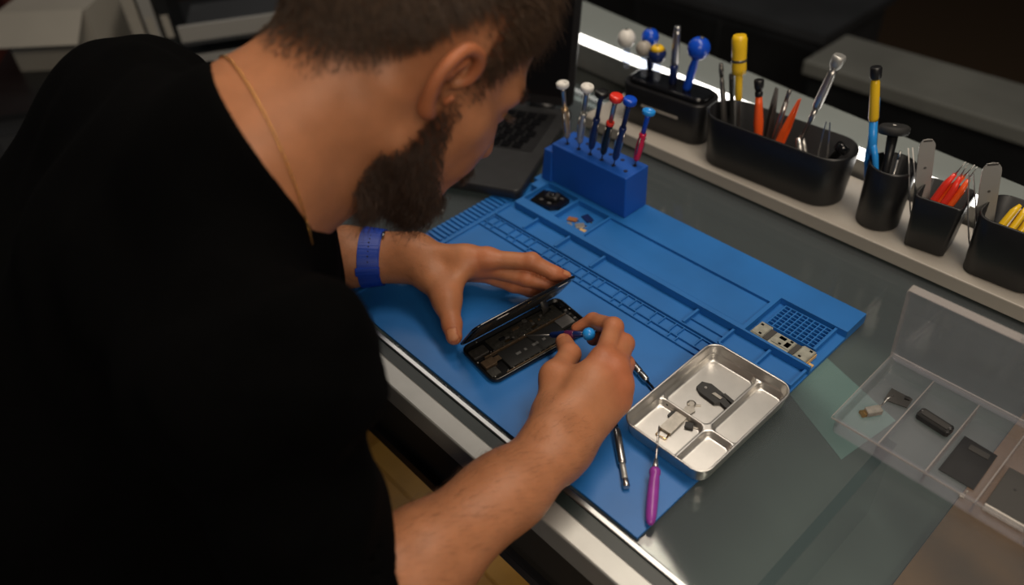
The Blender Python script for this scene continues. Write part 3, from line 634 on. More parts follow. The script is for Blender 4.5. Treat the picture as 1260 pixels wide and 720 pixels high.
# necklace: fine gold links lying on the neck
def ring_on(c, e1, e2, n, fn, lift):
    return [Vector(surf_point(c, np.cos(t_) * e1 + np.sin(t_) * e2, fn, 0.16)) + Vector(np.cos(t_) * e1 + np.sin(t_) * e2) * lift for t_ in np.linspace(0, 2 * math.pi, n, endpoint=False)]
A_ = np.array(((0.1863, -0.1085, 0.3917), (0.2373, -0.1155, 0.3676), (0.2618, -0.1174, 0.3162))); pn = np.cross(A_[1] - A_[0], A_[2] - A_[0]); pn /= np.linalg.norm(pn)
c_ = NB + NAX * 0.02; c_ = c_ - pn * ((c_ - A_[0]) @ pn); e1 = A_[1] - c_; e1 /= np.linalg.norm(e1); e2 = np.cross(pn, e1)
nk = ring_on(c_, e1, e2, 150, body_sdf, 0.0006); mb = MB(); nk2 = [p - PO for p in nk] + [nk[0] - PO]
ck = MB()
for k in range(150):
    a_, b_ = nk2[k], nk2[k + 1]; m_ = (a_ + b_) / 2; d_ = (b_ - a_); ck.tube([m_ - d_ * .62, m_, m_ + d_ * .62], [.0004, .00075, .0004], 6, 0.6 if k % 2 else 1.5)
ck.build('necklace', 'gold_chain', person)
# blue watch strap on the far wrist
ad = (EL_L - WR_L) / np.linalg.norm(EL_L - WR_L); w0 = WR_L + ad * 0.041; e1 = np.cross(ad, (0, 0, 1)); e1 /= np.linalg.norm(e1); e2 = np.cross(e1, ad)
def strap(t0, t1, s0, s1, lift, th, n=40):
    mb = MB(); V_ = []; F_ = []; T_ = np.linspace(t0, t1, n)
    for s_ in (s0, s1):
        for l_ in (lift, lift + th):
            for t_ in T_: d_ = np.cos(t_) * e1 + np.sin(t_) * e2; V_.append(tuple(Vector(surf_point(w0 + ad * s_, d_, body_sdf, 0.08)) + Vector(d_) * l_ - PO))
    for i in range(n - 1):
        F_ += [(n + i, n + i + 1, 3 * n + i + 1, 3 * n + i), (i + 1, i, 2 * n + i, 2 * n + i + 1), (i, i + 1, n + i + 1, n + i), (2 * n + i + 1, 2 * n + i, 3 * n + i, 3 * n + i + 1)]
    F_ += [(0, n, 3 * n, 2 * n), (n - 1, 3 * n - 1, 4 * n - 1, 2 * n - 1)]
    return mb.add(V_, F_, False)
st = strap(0, 2 * math.pi, -0.0125, 0.0125, 0.0004, 0.0018, 60).build('watch_strap', 'strap_blue', person)
strap(1.2, 3.3, -0.0115, 0.0115, 0.0023, 0.0016).build('strap_tail', 'strap_blue', st)
strap(2.80, 3.02, -0.0135, 0.0135, 0.0024, 0.0034, 6).build('strap_keeper', 'strap_blue', st)
def on_strap(t_, s_, l_): d_ = np.cos(t_) * e1 + np.sin(t_) * e2; return Vector(surf_point(w0 + ad * s_, d_, body_sdf, 0.08)) + Vector(d_) * l_ - PO, Vector(d_)
for k in range(7):
    p_, d_ = on_strap(1.60 + k * 0.17, 0.0, 0.0044); MB().lathe([(0, .0011), (.0003, .0011)], 8, p_, axis_rot(d_).to_matrix()).build('strap_hole', 'black_rubber', st)
p_, d_ = on_strap(1.45, -0.014, 0.003); MB().tube([p_ - Vector(e1) * .004, p_, p_ + Vector(e1) * .004], .0017, 8).build('buckle_pin', 'chrome', st)

# ------------------------------------------------------------------ the opened phone
mat('phone_black', (0.006, 0.006, 0.0065), 0.25)
mat('phone_inner', (0.022, 0.020, 0.018), 0.45, noise=0.5, nscale=300)
mat('battery_black', (0.012, 0.012, 0.012), 0.38, noise=0.15, nscale=90)
mat('board_dark', (0.020, 0.019, 0.016), 0.5, noise=0.6, nscale=420)
mat('shield_grey', (0.22, 0.21, 0.20), 0.38, 0.8, noise=0.15, nscale=120)
mat('shield_bronze', (0.16, 0.11, 0.07), 0.35, 0.7, noise=0.2, nscale=300)
mat('flex_orange', (0.30, 0.11, 0.03), 0.4)
mat('print_grey', (0.08, 0.08, 0.08), 0.5)
mat('label_white', (0.72, 0.68, 0.62), 0.5)
PA = math.radians(82.92); PL, PW = 0.138, 0.067
ph = thing('phone', 'opened black smartphone held in both hands with its insides showing', 'phone', (0.2706, 0.0309, 0.0031), PA)
# local x runs along the length, y across towards the raised screen
mb = MB(); o_ = (PL / 2, PW / 2, 0)
mb.rings([(0.0004, PL / 2 - .0025, PW / 2 - .0025, .008), (0.0, PL / 2 - .004, PW / 2 - .004, .007)], 6, cap0=False, o=o_)
mb = MB().rings([(0.0, PL / 2 - .0025, PW / 2 - .0025, .0085), (0.0015, PL / 2 - .0004, PW / 2 - .0004, .0105), (0.0035, PL / 2, PW / 2, .011), (0.0060, PL / 2 - .0003, PW / 2 - .0003, .0108),
                 (0.0066, PL / 2 - .0010, PW / 2 - .0010, .010), (0.0064, PL / 2 - .0022, PW / 2 - .0022, .009), (0.0018, PL / 2 - .0026, PW / 2 - .0026, .0086)], 7, cap1=True, o=o_)
mb.build('housing', 'phone_black', ph)
def pb(name, x0, x1, y0, y1, z0, z1, m, ch=0.0006, par=None): return MB().cbox(((x0 + x1) / 2, (y0 + y1) / 2, (z0 + z1) / 2), (x1 - x0, y1 - y0, z1 - z0), ch=ch).build(name, m, par or ph)
bt = pb('battery', 0.028, 0.108, 0.007, 0.0345, 0.0019, 0.0054, 'battery_black', 0.001)
for i, (x, wd) in enumerate(((0.044, .006), (0.055, .003), (0.066, .008), (0.080, .004), (0.090, .006))): MB().box((x, 0.018, 0.00541), (x + wd, 0.0215, 0.00547)).build('print_mark', 'print_grey', bt)
pb('frame_rail', 0.014, 0.126, 0.0365, 0.0382, 0.0019, 0.0060, 'shield_bronze', .0003)
pb('side_rail', 0.020, 0.120, 0.0032, 0.0046, 0.0019, 0.0060, 'shield_bronze', .0003)
lb = pb('logic_board', 0.030, 0.126, 0.040, 0.061, 0.0019, 0.0034, 'board_dark')
rr = random.Random(4)
for i in range(26):
    x = rr.uniform(.032, .118); y = rr.uniform(.0405, .056); a, b = rr.uniform(.002, .009), rr.uniform(.0015, .005)
    pb('chip', x, min(x + a, .1255), y, min(y + b, .0608), 0.00345, 0.0042 + rr.uniform(0, .0012), rr.choice(('board_dark', 'shield_bronze', 'phone_inner', 'black_gloss', 'board_dark', 'shield_grey')), .0002, lb)
for x in (.046, .083): MB().box((x, .0415, .0052), (x + .006, .0445, .00528)).build('gold_spot', 'gold_metal', lb)
pb('vibration_motor', 0.006, 0.021, 0.0225, 0.0340, 0.0019, 0.0060, 'shield_bronze', .0006)
pb('loudspeaker', 0.004, 0.024, 0.0420, 0.0560, 0.0019, 0.0058, 'phone_inner', .001)
pb('charge_port', 0.004, 0.016, 0.008, 0.020, 0.0019, 0.0055, 'board_dark')
pb('camera_bracket', 0.108, 0.127, 0.020, 0.0350, 0.0019, 0.0062, 'shield_grey', .0006)
cm = pb('camera_module', 0.1275, 0.1345, 0.048, 0.057, 0.0019, 0.0062, 'black_gloss', .0008)
for i in range(9): pb('connector', 0.1285 - (i % 2) * .006, 0.132 - (i % 2) * .005, 0.007 + i * .0042, 0.0096 + i * .0042, 0.0019, 0.0056, ('shield_grey', 'gold_metal', 'board_dark', 'shield_grey')[i % 4], .0003)
for x, y in ((.0065, .006), (.0035, .035), (.129, .0045), (.030, .0045), (.110, .0600), (.024, .0395), (.068, .0374), (.1345, .040), (.095, .004), (.020, .0620)):
    MB().lathe([(0, .0009), (.0007, .0009), (.001, .0005)], 10, (x, y, .0060)).build('screw', 'tool_steel', ph)
pb('flex_cable', 0.020, 0.028, 0.024, 0.031, 0.0055, 0.0060, 'shield_bronze', .0002)
for i in range(30):
    x, y = ((.014 + i * .0065, .0362 if i % 2 else .0388) if i < 16 else (.022 + (i - 16) * .0072, .0050)); pb('contact', x, x + .0016, y, y + .0008, .0058, .0063, ('gold_metal', 'tool_steel', 'shield_grey')[i % 3], .0001)
# raised screen, turned about the long edge
TH = math.radians(55); wv = Vector((0, -math.cos(TH), math.sin(TH))); nv = Vector((0, -math.sin(TH), -math.cos(TH)))   # nv: inner side
DM = Matrix((Vector((1, 0, 0)), wv, -nv)).transposed()
h0 = Vector((0, PW - .0002, 0.0080))
def disp(mb_): mb_.v = [tuple(h0 + DM @ Vector(p)) for p in mb_.v]; return mb_
sc = disp(MB().rings([(-.0009, PL / 2 - .0006, PW / 2 - .0006, .0095), (0.0, PL / 2, PW / 2, .010), (.0014, PL / 2, PW / 2, .010), (.0019, PL / 2 - .0008, PW / 2 - .0008, .0092)], 7, o=(PL / 2, PW / 2, 0))).build('screen', 'black_gloss', ph)
disp(MB().rings([(-.0013, PL / 2 - .006, PW / 2 - .005, .006), (-.0009, PL / 2 - .006, PW / 2 - .005, .006)], 5, o=(PL / 2, PW / 2, 0))).build('shield_plate', 'phone_inner', sc)
for i, (x0, x1, y0, y1, m) in enumerate(((.030, .044, .060, .0645, 'label_white'), (.112, .124, .060, .0640, 'label_white'), (.050, .105, .030, .050, 'board_dark'), (.012, .026, .020, .055, 'shield_bronze'), (.108, .130, .015, .040, 'shield_grey'), (.060, .070, .052, .0575, 'shield_bronze'), (.085, .097, .053, .058, 'gold_metal'), (.070, .074, .061, .0635, 'gold_metal'))):
    disp(MB().box((x0, y0, -.0018), (x1, y1, -.00131))).build('label' if m == 'label_white' else 'cover_plate', m, sc)
fc_ = MB(); pts = []
for k in range(9):
    t = k / 8; pts.append((0.104, PW - .006 - .004 * math.sin(t * math.pi) - .010 * (1 - t), .006 + t * .022))
fc_.add([(x + dx, y, z) for (x, y, z) in pts for dx in (0, .009)], [(2 * i, 2 * i + 1, 2 * i + 3, 2 * i + 2) for i in range(8)], True); o = fc_.build('ribbon_cable', 'phone_inner', ph)
sm_ = o.modifiers.new('thickness', 'SOLIDIFY'); sm_.thickness = .0003
# ------------------------------------------------------------------ turned tools
def tool(name, label, cat, base, top, segs, group=None, roll=0.0, n=14):
    """segs: (part, material, [(fraction of the length, radius), ...]); fraction 0 at base, 1 at top"""
    b, t = Vector(base), Vector(top); L = (t - b).length; q = axis_rot(t - b, roll); r = thing(name, label, cat, b, q, group)
    for pn_, m, prof in segs: MB().lathe([(f * L, max(ra, 1e-7)) for f, ra in prof], n).build(pn_, m, r)
    return r, L
def ball(f, r, L, n=6, lo=-0.9): return [(f + r / L * math.sin(math.pi / 2 * (lo + (1 - lo) * k / n)), r * math.cos(math.pi / 2 * (lo + (1 - lo) * k / n)) + 1e-6) for k in range(n + 1)]
def down(base, top, z):
    b, t = Vector(base), Vector(top); return b + (b - t) * ((b.z - z) / (t.z - b.z))
mat('band_plum', (0.09, 0.012, 0.06), 0.35)
# screwdriver between thumb and finger
a_, b_ = Vector((0.2429, 0.1030, 0.0095)), Vector((0.3267, 0.1200, 0.0560)); L_ = (b_ - a_).length
tool('precision_screwdriver', 'small blue ball-capped screwdriver held in the right hand over the phone', 'screwdriver', a_, b_,
     [('shaft', 'dark_steel', [(0, .0006), (.04, .0009), (.40, .0009)]), ('grip', 'navy_plastic', [(.40, .0016), (.43, .0032), (.60, .0042), (.80, .0036), (.90, .0030)]),
      ('band', 'band_plum', [(.64, .0044), (.65, .0047), (.76, .0043), (.77, .0039)]), ('cap', 'sky_plastic', ball(.97, .0070, L_))])
# two silver pen drivers lying on the mat
a_, b_ = Vector((0.3546, 0.1165, 0.0075)), Vector((0.4547, 0.0307, 0.0075))
tool('pen_screwdriver', 'silver pen screwdriver lying on the mat beside the purple pick', 'screwdriver', a_, b_,
     [('shaft', 'black_gloss', [(0, .0008), (.42, .0013), (.43, .0022), (.47, .0024)]), ('barrel', 'tool_steel', [(.47, .0030), (.50, .0042), (.56, .0043), (.78, .0043), (.80, .0034)]),
      ('knurl', 'aluminium', [(.80, .0030), (.82, .0030), (.93, .0030)]), ('cap', 'tool_steel', [(.93, .0026), (.94, .0036), (.99, .0036), (1.0, .0028)])])
a_, b_ = Vector((0.4194, 0.1346, 0.0075)), Vector((0.3335, 0.1609, 0.0075))
tool('pen_screwdriver', 'silver pen screwdriver with black shaft reaching from the knuckles under the steel tray', 'screwdriver', a_, b_,
     [('shaft', 'black_gloss', [(0, .0010), (.25, .0014), (.42, .0014)]), ('collar', 'chrome', [(.42, .0024), (.45, .0040), (.55, .0040), (.57, .0034)]), ('barrel', 'tool_steel', [(.57, .0040), (.60, .0044), (.95, .0044), (1.0, .0036)])])
# purple pick resting on the tray rim
a_, b_ = Vector((0.4366, 0.0980, 0.0220)), Vector((0.4955, 0.0151, 0.0085))
tool('pry_pick', 'purple-handled steel pick leaning on the steel tray rim', 'pick', a_, b_,
     [('needle', 'tool_steel', [(0, .0005), (.10, .0010), (.33, .0012), (.36, .0012)]), ('ferrule', 'steel', [(.36, .0020), (.43, .0030), (.46, .0030)]),
      ('handle', 'purple_plastic', [(.45, .0038), (.47, .0052), (.51, .0054), (.53, .0045), (.58, .0050), (.75, .0054), (.90, .0050), (.96, .0042), (.99, .0028), (1.0, .0015)])])
# ------------------------------------------------------------------ steel parts tray
TC = np.array((0.4535, 0.1530, 0.0032)); HX, HY, TZ = 0.0500, 0.0750, 0.0205
def rbox(p, c, h, r):
    q = np.abs(p - np.asarray(c)) - np.asarray(h) + r; return np.linalg.norm(np.maximum(q, 0), axis=1) + np.minimum(q.max(1), 0) - r
def rprism(p, c, hx, hy, r, z0, slope):
    # rounded rectangle whose sides lean out with height
    g = slope * (p[:, 2] - z0); qx = np.abs(p[:, 0] - c[0]) - (hx + g) + r; qy = np.abs(p[:, 1] - c[1]) - (hy + g) + r
    return np.hypot(np.maximum(qx, 0), np.maximum(qy, 0)) + np.minimum(np.maximum(qx, qy), 0) - r
def tray_sdf(p):
    o = smax(rprism(p, (0, 0), HX - .004, HY - .004, .013, 0, .16), np.maximum(-p[:, 2], p[:, 2] - TZ), .002)
    lip = smax(rprism(p, (0, 0), HX + .0003, HY + .0003, .0165, TZ, 0), np.abs(p[:, 2] - TZ + .0007) - .0010, .0012); o = np.minimum(o, lip)
    i = smax(rprism(p, (0, 0), HX - .0058, HY - .0058, .0115, 0, .16), -(p[:, 2] - .0085), .003)
    xd, yd = 0.0125, -0.0165; cells = []
    for x0, x1, y0, y1 in ((-HX + .006, xd - .0022, yd + .0022, HY - .006), (xd + .0022, HX - .006, yd + .0022, HY - .006), (-HX + .006, xd - .0022, -HY + .006, yd - .0022), (xd + .0022, HX - .006, -HY + .006, yd - .0022)):
        c_ = smax(rprism(p, ((x0 + x1) / 2, (y0 + y1) / 2), (x1 - x0) / 2 - .0004, (y1 - y0) / 2 - .0004, .007, .0014, .18), -(p[:, 2] - .0014), .002); cells.append(c_)
    for c_ in cells: i = np.minimum(i, np.maximum(c_, p[:, 2] - .0095))
    return smax(o, -i, .0015)
tr = thing('parts_tray', 'rectangular stainless steel tray with four low compartments at the mat corner', 'tray', TC)
Vt, Ft = surface(tray_sdf, (-.056, -.081, -.003), (.056, .081, .026), 0.0009, 2.6)
np_mesh('tray_body', Vt, Ft, 'steel', tr)
# small salvaged parts in the tray
mat('part_black', (0.018, 0.018, 0.018), 0.5, noise=0.2, nscale=200)
mat('part_silver', (0.50, 0.47, 0.42), 0.35, 0.8, noise=0.15, nscale=200)
def small(name, label, cat, loc, rz, group=None): return thing(name, label, cat, loc, rz, group)
fz = TC[2] + .0016
r = small('speaker_bracket', 'black phone bracket with forked end in the tray', 'phone part', (*(0.4441, 0.1781, 0.0065)[:2], fz), -0.10); r.scale = (1.2, 1.2, 1.2)
MB().poly([(-.016, -.005), (-.010, -.0075), (.006, -.0072), (.009, -.003), (.016, -.004), (.018, .001), (.010, .003), (.008, .0065), (-.010, .0072), (-.017, .003)], 0, .0030).build('plate', 'part_black', r)
MB().poly([(.004, .004), (.018, .003), (.019, .0062), (.005, .0075)], .0002, .0036).build('fork', 'part_black', r)
MB().poly([(-.002, -.0016), (.007, -.0010), (.007, .0018), (-.001, .0016)], .0031, .0038).build('contact', 'part_silver', r)
MB().lathe([(0, .0013), (.0005, .0013)], 10, (-.010, 0, .0031)).build('screw_hole', 'tool_steel', r)
r = small('shield_board', 'silver shield plate with flex tails in the tray', 'phone part', (*(0.4368, 0.1218, 0.0065)[:2], fz), 1.62); r.scale = (1.2, 1.2, 1.2)
MB().poly([(-.012, -.0055), (.010, -.0055), (.013, -.002), (.013, .005), (-.012, .0055)], 0, .0026).build('plate', 'part_silver', r)
MB().poly([(.012, -.004), (.022, -.006), (.026, -.001), (.021, .003), (.0128, .002)], .0003, .0014).build('flex_tail', 'part_silver', r)
MB().poly([(.002, .0056), (.010, .0056), (.009, .0085), (.003, .0085)], .0003, .0018).build('clip', 'part_black', r)
MB().tube([(-.012, -.004, .001), (-.018, -.005, .001), (-.019, .004, .001), (-.012, .004, .001)], .0006, 6).build('wire_loop', 'gold_metal', r)
r = small('camera_chip', 'tiny black square module lying beside the silver shield plate', 'phone part', (*(0.4501, 0.1291, 0.0065)[:2], fz), 0.5)
MB().cbox((0, 0, .0016), (.0085, .0075, .0032), ch=.0008).build('module', 'part_black', r); MB().poly([(.004, -.001), (.009, -.001), (.009, .0008), (.004, .0008)], 0, .0006).build('flex_tail', 'part_silver', r)
r = small('steel_washer_clip', 'small round steel clip between bracket and shield plate', 'phone part', (*(0.4337, 0.1543, 0.0065)[:2], fz), 0.3)
MB().lathe([(0, .0048), (.0008, .0048), (.0009, .0030), (.0012, .0030)], 16).build('disc', 'part_silver', r); MB().poly([(.004, -.001), (.0095, .001), (.009, .003), (.003, .002)], 0, .0007).build('tab', 'part_silver', r)
# circuit board leaning in the mat's waffle compartment
mat('pcb_grey', (0.34, 0.34, 0.29), 0.45, 0.3, noise=0.2, nscale=160)
mat('kapton', (0.62, 0.40, 0.16), 0.4)
cb = thing('circuit_board', 'grey-green phone circuit board lying in the waffle compartment of the blue mat', 'circuit board', (0.4520, 0.2870, 0.0052), -0.03)
MB().poly([(-.034, -.011), (.034, -.011), (.034, .011), (.020, .011), (.018, .008), (-.018, .008), (-.020, .011), (-.034, .011)], 0.0, .0065).build('board', 'pcb_grey', cb)
MB().box((-.033, -.0125, 0.0005), (.033, -.0111, .0050)).build('foam_edge', 'board_dark', cb)
for x0, x1, y0, y1, m in ((-.0335, -.020, -.010, .010, 'pcb_grey'), (-.019, -.012, -.0105, .0075, 'graphite'), (-.010, .012, -.008, .0075, 'pcb_grey'), (-.006, .002, .001, .006, 'graphite'), (.004, .010, -.006, .002, 'pcb_grey'), (.013, .019, -.0105, .0075, 'graphite'), (.020, .0335, -.010, .010, 'pcb_grey')):
    MB().cbox(((x0 + x1) / 2, (y0 + y1) / 2, .0070), (x1 - x0, y1 - y0, .0010), ch=.0003).build('shield', m, cb)
for x, y in ((-.030, .006), (-.024, -.007), (.0, -.006), (.030, .007), (.025, -.007), (.008, .005)): MB().cbox((x, y, .0078), (.0030, .0022, .0008)).build('chip', 'black_gloss', cb)
MB().box((.0342, -.011, .0), (.0350, .011, .0045)).build('tape_edge', 'kapton', cb)
MB().box((.0352, -.010, .0), (.0405, -.002, .0018)).build('tape_tab', 'kapton', cb)
# black module and loose chips in the two small compartments
cmz = 0.0057
r = thing('camera_part', 'black camera assembly filling the small compartment by the driver block', 'phone part', (0.0745, 0.3115, cmz), 0.25)
MB().poly([(-.024, -.016), (.010, -.019), (.022, -.010), (.024, .010), (.004, .018), (-.020, .014)], 0, .0055).build('body', 'black_gloss', r)
MB().cbox((.002, .002, .0085), (.018, .014, .006), ch=.002).build('module', 'part_black', r); MB().lathe([(0, .0045), (.002, .0045), (.0025, .003)], 16, (.002, .002, .0116)).build('lens', 'black_gloss', r)
for x, y in ((-.010, -.008), (.014, .006), (.004, -.011)): MB().cbox((x, y, .0060), (.005, .003, .0012)).build('contact', 'shield_grey', r)
for i, (x, y, a, sx, sy, m, lab) in enumerate(((0.1255, 0.301, .4, .013, .008, 'flex_orange', 'copper-coloured flex chip in the second mat compartment'), (0.139, 0.316, -.3, .016, .010, 'navy_plastic', 'dark blue connector chip in the second mat compartment'),
        (0.143, 0.297, .9, .012, .010, 'part_silver', 'silver square shield chip in the second mat compartment'), (0.153, 0.291, .2, .010, .007, 'kapton', 'tan chip in the front corner of the second mat compartment'), (0.131, 0.290, -.6, .009, .006, 'part_silver', 'small grey chip at the front of the second mat compartment'))):
    r = thing('loose_chip', lab, 'phone part', (x, y, cmz), a, 'loose chips in the mat compartment')
    MB().cbox((0, 0, .0011), (sx, sy, .0022), ch=.0004).build('body', m, r); MB().poly([(sx / 2, -.001), (sx / 2 + .003, -.001), (sx / 2 + .003, .001), (sx / 2, .001)], 0, .0005).build('tail', 'gold_metal', r)

# ------------------------------------------------------------------ drivers standing in the blue block
BZ = 0.0746
GB = 'precision screwdrivers in the blue block'
def block_driver(label, hole, top, cap, neck, grip, shaft, cap_r=.0086, hollow=True, accent=None):
    b = Vector((HOLES[hole][0], HOLES[hole][1], BZ)); t = Vector(top); L = (t - b).length
    segs = [('shaft', shaft, [(0, .0009), (.09, .0009), (.10, .0020)]), ('grip', grip, [(.10, .0030), (.14, .0044), (.38, .0050), (.52, .0042), (.56, .0048), (.59, .0042)]),
            ('neck', neck, [(.59, .0030), (.86, .0032), (.90, .0040)]), ('cap', cap, [(.90, .0040), (.92, cap_r * .86), (.935, cap_r), (.985, cap_r), (1.0, cap_r * .86)] + ([(.995, cap_r * .55), (.97, cap_r * .45)] if hollow else [(1.0, cap_r * .3)]))]
    if accent: segs.append(('ring', accent, [(.555, .0049), (.56, .0053), (.60, .0053), (.605, .0049)]))
    r, L = tool('precision_screwdriver', label, 'screwdriver', b, t, segs, GB)
    for k in range(3):
        a = k * 2.094; MB().tube([(.0040 * math.cos(a), .0040 * math.sin(a), .22 * L), (.0052 * math.cos(a), .0052 * math.sin(a), .38 * L), (.0044 * math.cos(a), .0044 * math.sin(a), .52 * L)], .0011, 6).build('flute', shaft if shaft != 'gold_metal' else 'brass_grip', r)
    return r
block_driver('white-capped screwdriver with brass grip, first in the blue block', 0, (0.0606, 0.3520, 0.1632), 'white_plastic', 'tool_steel', 'brass_grip', 'tool_steel')
block_driver('white-capped screwdriver with silver grip, second in the blue block', 2, (0.0997, 0.3570, 0.1695), 'white_plastic', 'tool_steel', 'aluminium', 'tool_steel')
block_driver('black-capped screwdriver with navy grip in the blue block', 4, (0.1215, 0.3600, 0.1678), 'black_plastic', 'navy_plastic', 'navy_plastic', 'dark_steel', hollow=False)
block_driver('red-capped screwdriver with black grip in the blue block', 6, (0.1453, 0.3600, 0.1702), 'red_plastic', 'tool_steel', 'black_gloss', 'dark_steel', hollow=False, accent='red_plastic')
block_driver('dark blue-capped screwdriver in the blue block', 8, (0.1654, 0.3620, 0.1719), 'blue_plastic', 'navy_plastic', 'navy_plastic', 'tool_steel', hollow=False)
block_driver('light blue-capped screwdriver with crimson grip, last in the blue block', 11, (0.1741, 0.3880, 0.1494), 'sky_plastic', 'blue_plastic', 'crimson_plastic', 'dark_steel', .0084)
# ------------------------------------------------------------------ black containers on the shelf
SZ = 0.0222
def shell(mb, hx, hy, c, h, th=.0025, taper=.93, fl=.004):
    return mb.rings([(0, hx * taper - .002, hy * taper - .002, c * taper), (.002, hx * taper, hy * taper, c * taper), (h - .002, hx, hy, c), (h, hx - .0008, hy - .0008, c), (h, hx - th, hy - th, c - th * .6), (fl, hx * taper - th, hy * taper - th, c * taper - th * .6)], 8)
def container(name, label, cat, loc, rz, hx, hy, c, h, taper=.93):
    r = thing(name, label, cat, loc, rz); shell(MB(), hx, hy, c, h, taper=taper).build('shell', 'black_plastic', r); return r
ov = container('tool_holder', 'long black oval tool holder on the shelf behind the mat', 'holder', (0.268, 0.5420, SZ), 0.03, 0.104, 0.034, 0.033, 0.072, .95)
cu = container('tool_cup', 'round black cup with the black plunger tool on the shelf', 'cup', (0.4200, 0.5400, SZ), 0.0, 0.0270, 0.0270, 0.0269, 0.082, .94)
sq = container('tool_cup', 'square black cup with orange tools on the shelf', 'cup', (0.4860, 0.5380, SZ), 0.12, 0.0265, 0.0250, 0.006, 0.071, .86)
b4 = container('tool_box', 'rounded black box with yellow tweezers on the shelf', 'holder', (0.5700, 0.5420, SZ), 0.05, 0.0420, 0.0320, 0.018, 0.076, .90)
b5 = container('tool_box', 'black box cut off by the edge of the picture on the shelf', 'holder', (0.6640, 0.5400, SZ), 0.0, 0.0460, 0.0330, 0.012, 0.070, .92)
# black driver rack
rk = thing('driver_rack', 'black rounded rack holding ball-headed drivers at the shelf end', 'rack', (0.0790, 0.5560, SZ), 0.06)
MB().rings([(0, .069, .026, .018), (.002, .071, .028, .020), (.060, .072, .029, .021), (.062, .071, .028, .020)], 8).build('body', 'black_plastic', rk)
MB().rings([(.0622, .066, .023, .016), (.068, .064, .021, .015), (.069, .062, .019, .014)], 8).build('top_plate', 'black_gloss', rk)
MB().box((-.030, -.0295, .034), (.034, -.0288, .038)).build('label_line', 'shelf_white', rk)
GR = 'ball-headed drivers in the black rack'
RZ = SZ + .0692
def rack_driver(label, lowpx, top, head, neck, body, r=.0135, crown=None, stem=.0055, kind='ball'):
    t = Vector(top); b = down(Vector(lowpx), t, RZ); L = (t - b).length
    if kind == 'ball':
        hr = r / L; segs = [('stem', body, [(0, stem * .8), (.06, stem), (.45, stem), (.60, stem * .8), (.70, stem * 1.1)]), ('head', head, [(.68, stem * 1.15)] + ball(1 - hr, r, L, 8, -.8))]
        if crown: segs.append(('crown', crown, [(1 - .45 * hr, r * .86), (1 - .1 * hr, r * .62), (1 + .02 * hr, r * .40)]))
        segs.append(('dimple', 'dark_steel', [(1 - .02 * hr, r * .22), (1 + .03 * hr, r * .18)]))
    else:
        segs = [('stem', neck, [(0, stem * .9), (.30, stem), (.34, stem * .8)]), ('barrel', body, [(.34, stem * .75), (.40, stem * .95), (.88, stem * .85), (.92, stem * .7)]), ('head', head, [(.92, stem * .7), (.94, stem * .8), (.99, stem * .75), (1.0, stem * .6)])]
    return tool('ball_driver' if kind == 'ball' else 'steel_driver', label, 'screwdriver', b, t, segs, GR)
rack_driver('white ball-headed driver at the near end of the black rack', (-0.0019, 0.5520, 0.0828), (-0.0051, 0.5520, 0.1502), 'white_plastic', None, 'clear_grip')
rack_driver('dark grey-white ball-headed driver half hidden in the black rack', (0.0368, 0.5450, 0.0897), (0.0332, 0.5450, 0.1459), 'shelf_white', None, 'clear_grip', .0115)
rack_driver('blue ball-headed driver at the back of the black rack', (0.0261, 0.5720, 0.0971), (0.0222, 0.5720, 0.1522), 'blue_plastic', None, 'navy_plastic', .0130)
rack_driver('blue driver with a yellow crown in the black rack', (0.0591, 0.5480, 0.0854), (0.0560, 0.5480, 0.1440), 'navy_plastic', None, 'clear_grip', .0130, 'yellow_plastic')
rack_driver('slim steel driver with silver head in the black rack', (0.0814, 0.5560, 0.0819), (0.0795, 0.5600, 0.1747), 'chrome', 'navy_plastic', 'tool_steel', stem=.0062, kind='slim')
rack_driver('tall blue ball-headed driver leaning at the far end of the black rack', (0.1075, 0.5520, 0.0869), (0.1213, 0.5600, 0.1698), 'blue_plastic', None, 'blue_plastic', .0160, stem=.0062)
# ------------------------------------------------------------------ tools in the oval holder
GO = 'tools in the long oval holder'; FZ = SZ + .0045
LIM = {'tools in the long oval holder': (0.186, 0.342, 0.530, 0.554), 'tools in the round cup': (0.406, 0.429, 0.526, 0.549), 'tools in the square cup': (0.470, 0.502, 0.525, 0.550), 'tools in the rounded box': (0.540, 0.598, 0.522, 0.560)}
def foot(low, top, z, group):
    b = down(low, top, z); x0, x1, y0, y1 = LIM[group]; return Vector((min(max(b.x, x0), x1), min(max(b.y, y0), y1), b.z))
def stick(name, label, cat, low, top, segs, group, z=FZ, n=12): return tool(name, label, cat, foot(low, top, z, group), top, segs, group, n=n)
stick('hobby_knife', 'dark grey hobby knife standing at the near end of the oval holder', 'knife', (0.1846, 0.5450, 0.0586), (0.1633, 0.5480, 0.1493), [('handle', 'dark_steel', [(0, .0035), (.45, .0040), (.70, .0040), (.72, .0030), (.80, .0032), (.86, .0026)]), ('cap', 'gunmetal', [(.86, .0030), (.93, .0034), (1.0, .0026)])], GO)
a_, b_ = foot((0.1894, 0.5600, 0.0540), (0.1724, 0.5620, 0.1331), FZ, GO), Vector((0.1724, 0.5620, 0.1331))
r = thing('flat_file', 'flat black file behind the yellow screwdriver', 'file', a_, axis_rot(b_ - a_, .6), GO); L_ = (b_ - a_).length
MB().cbox((0, 0, L_ * .5), (.0100, .0040, L_), ch=.001).build('blade', 'black_rubber', r); MB().cbox((0, 0, L_ * .96), (.0104, .0044, .006), ch=.001).build('tip_band', 'gunmetal', r)
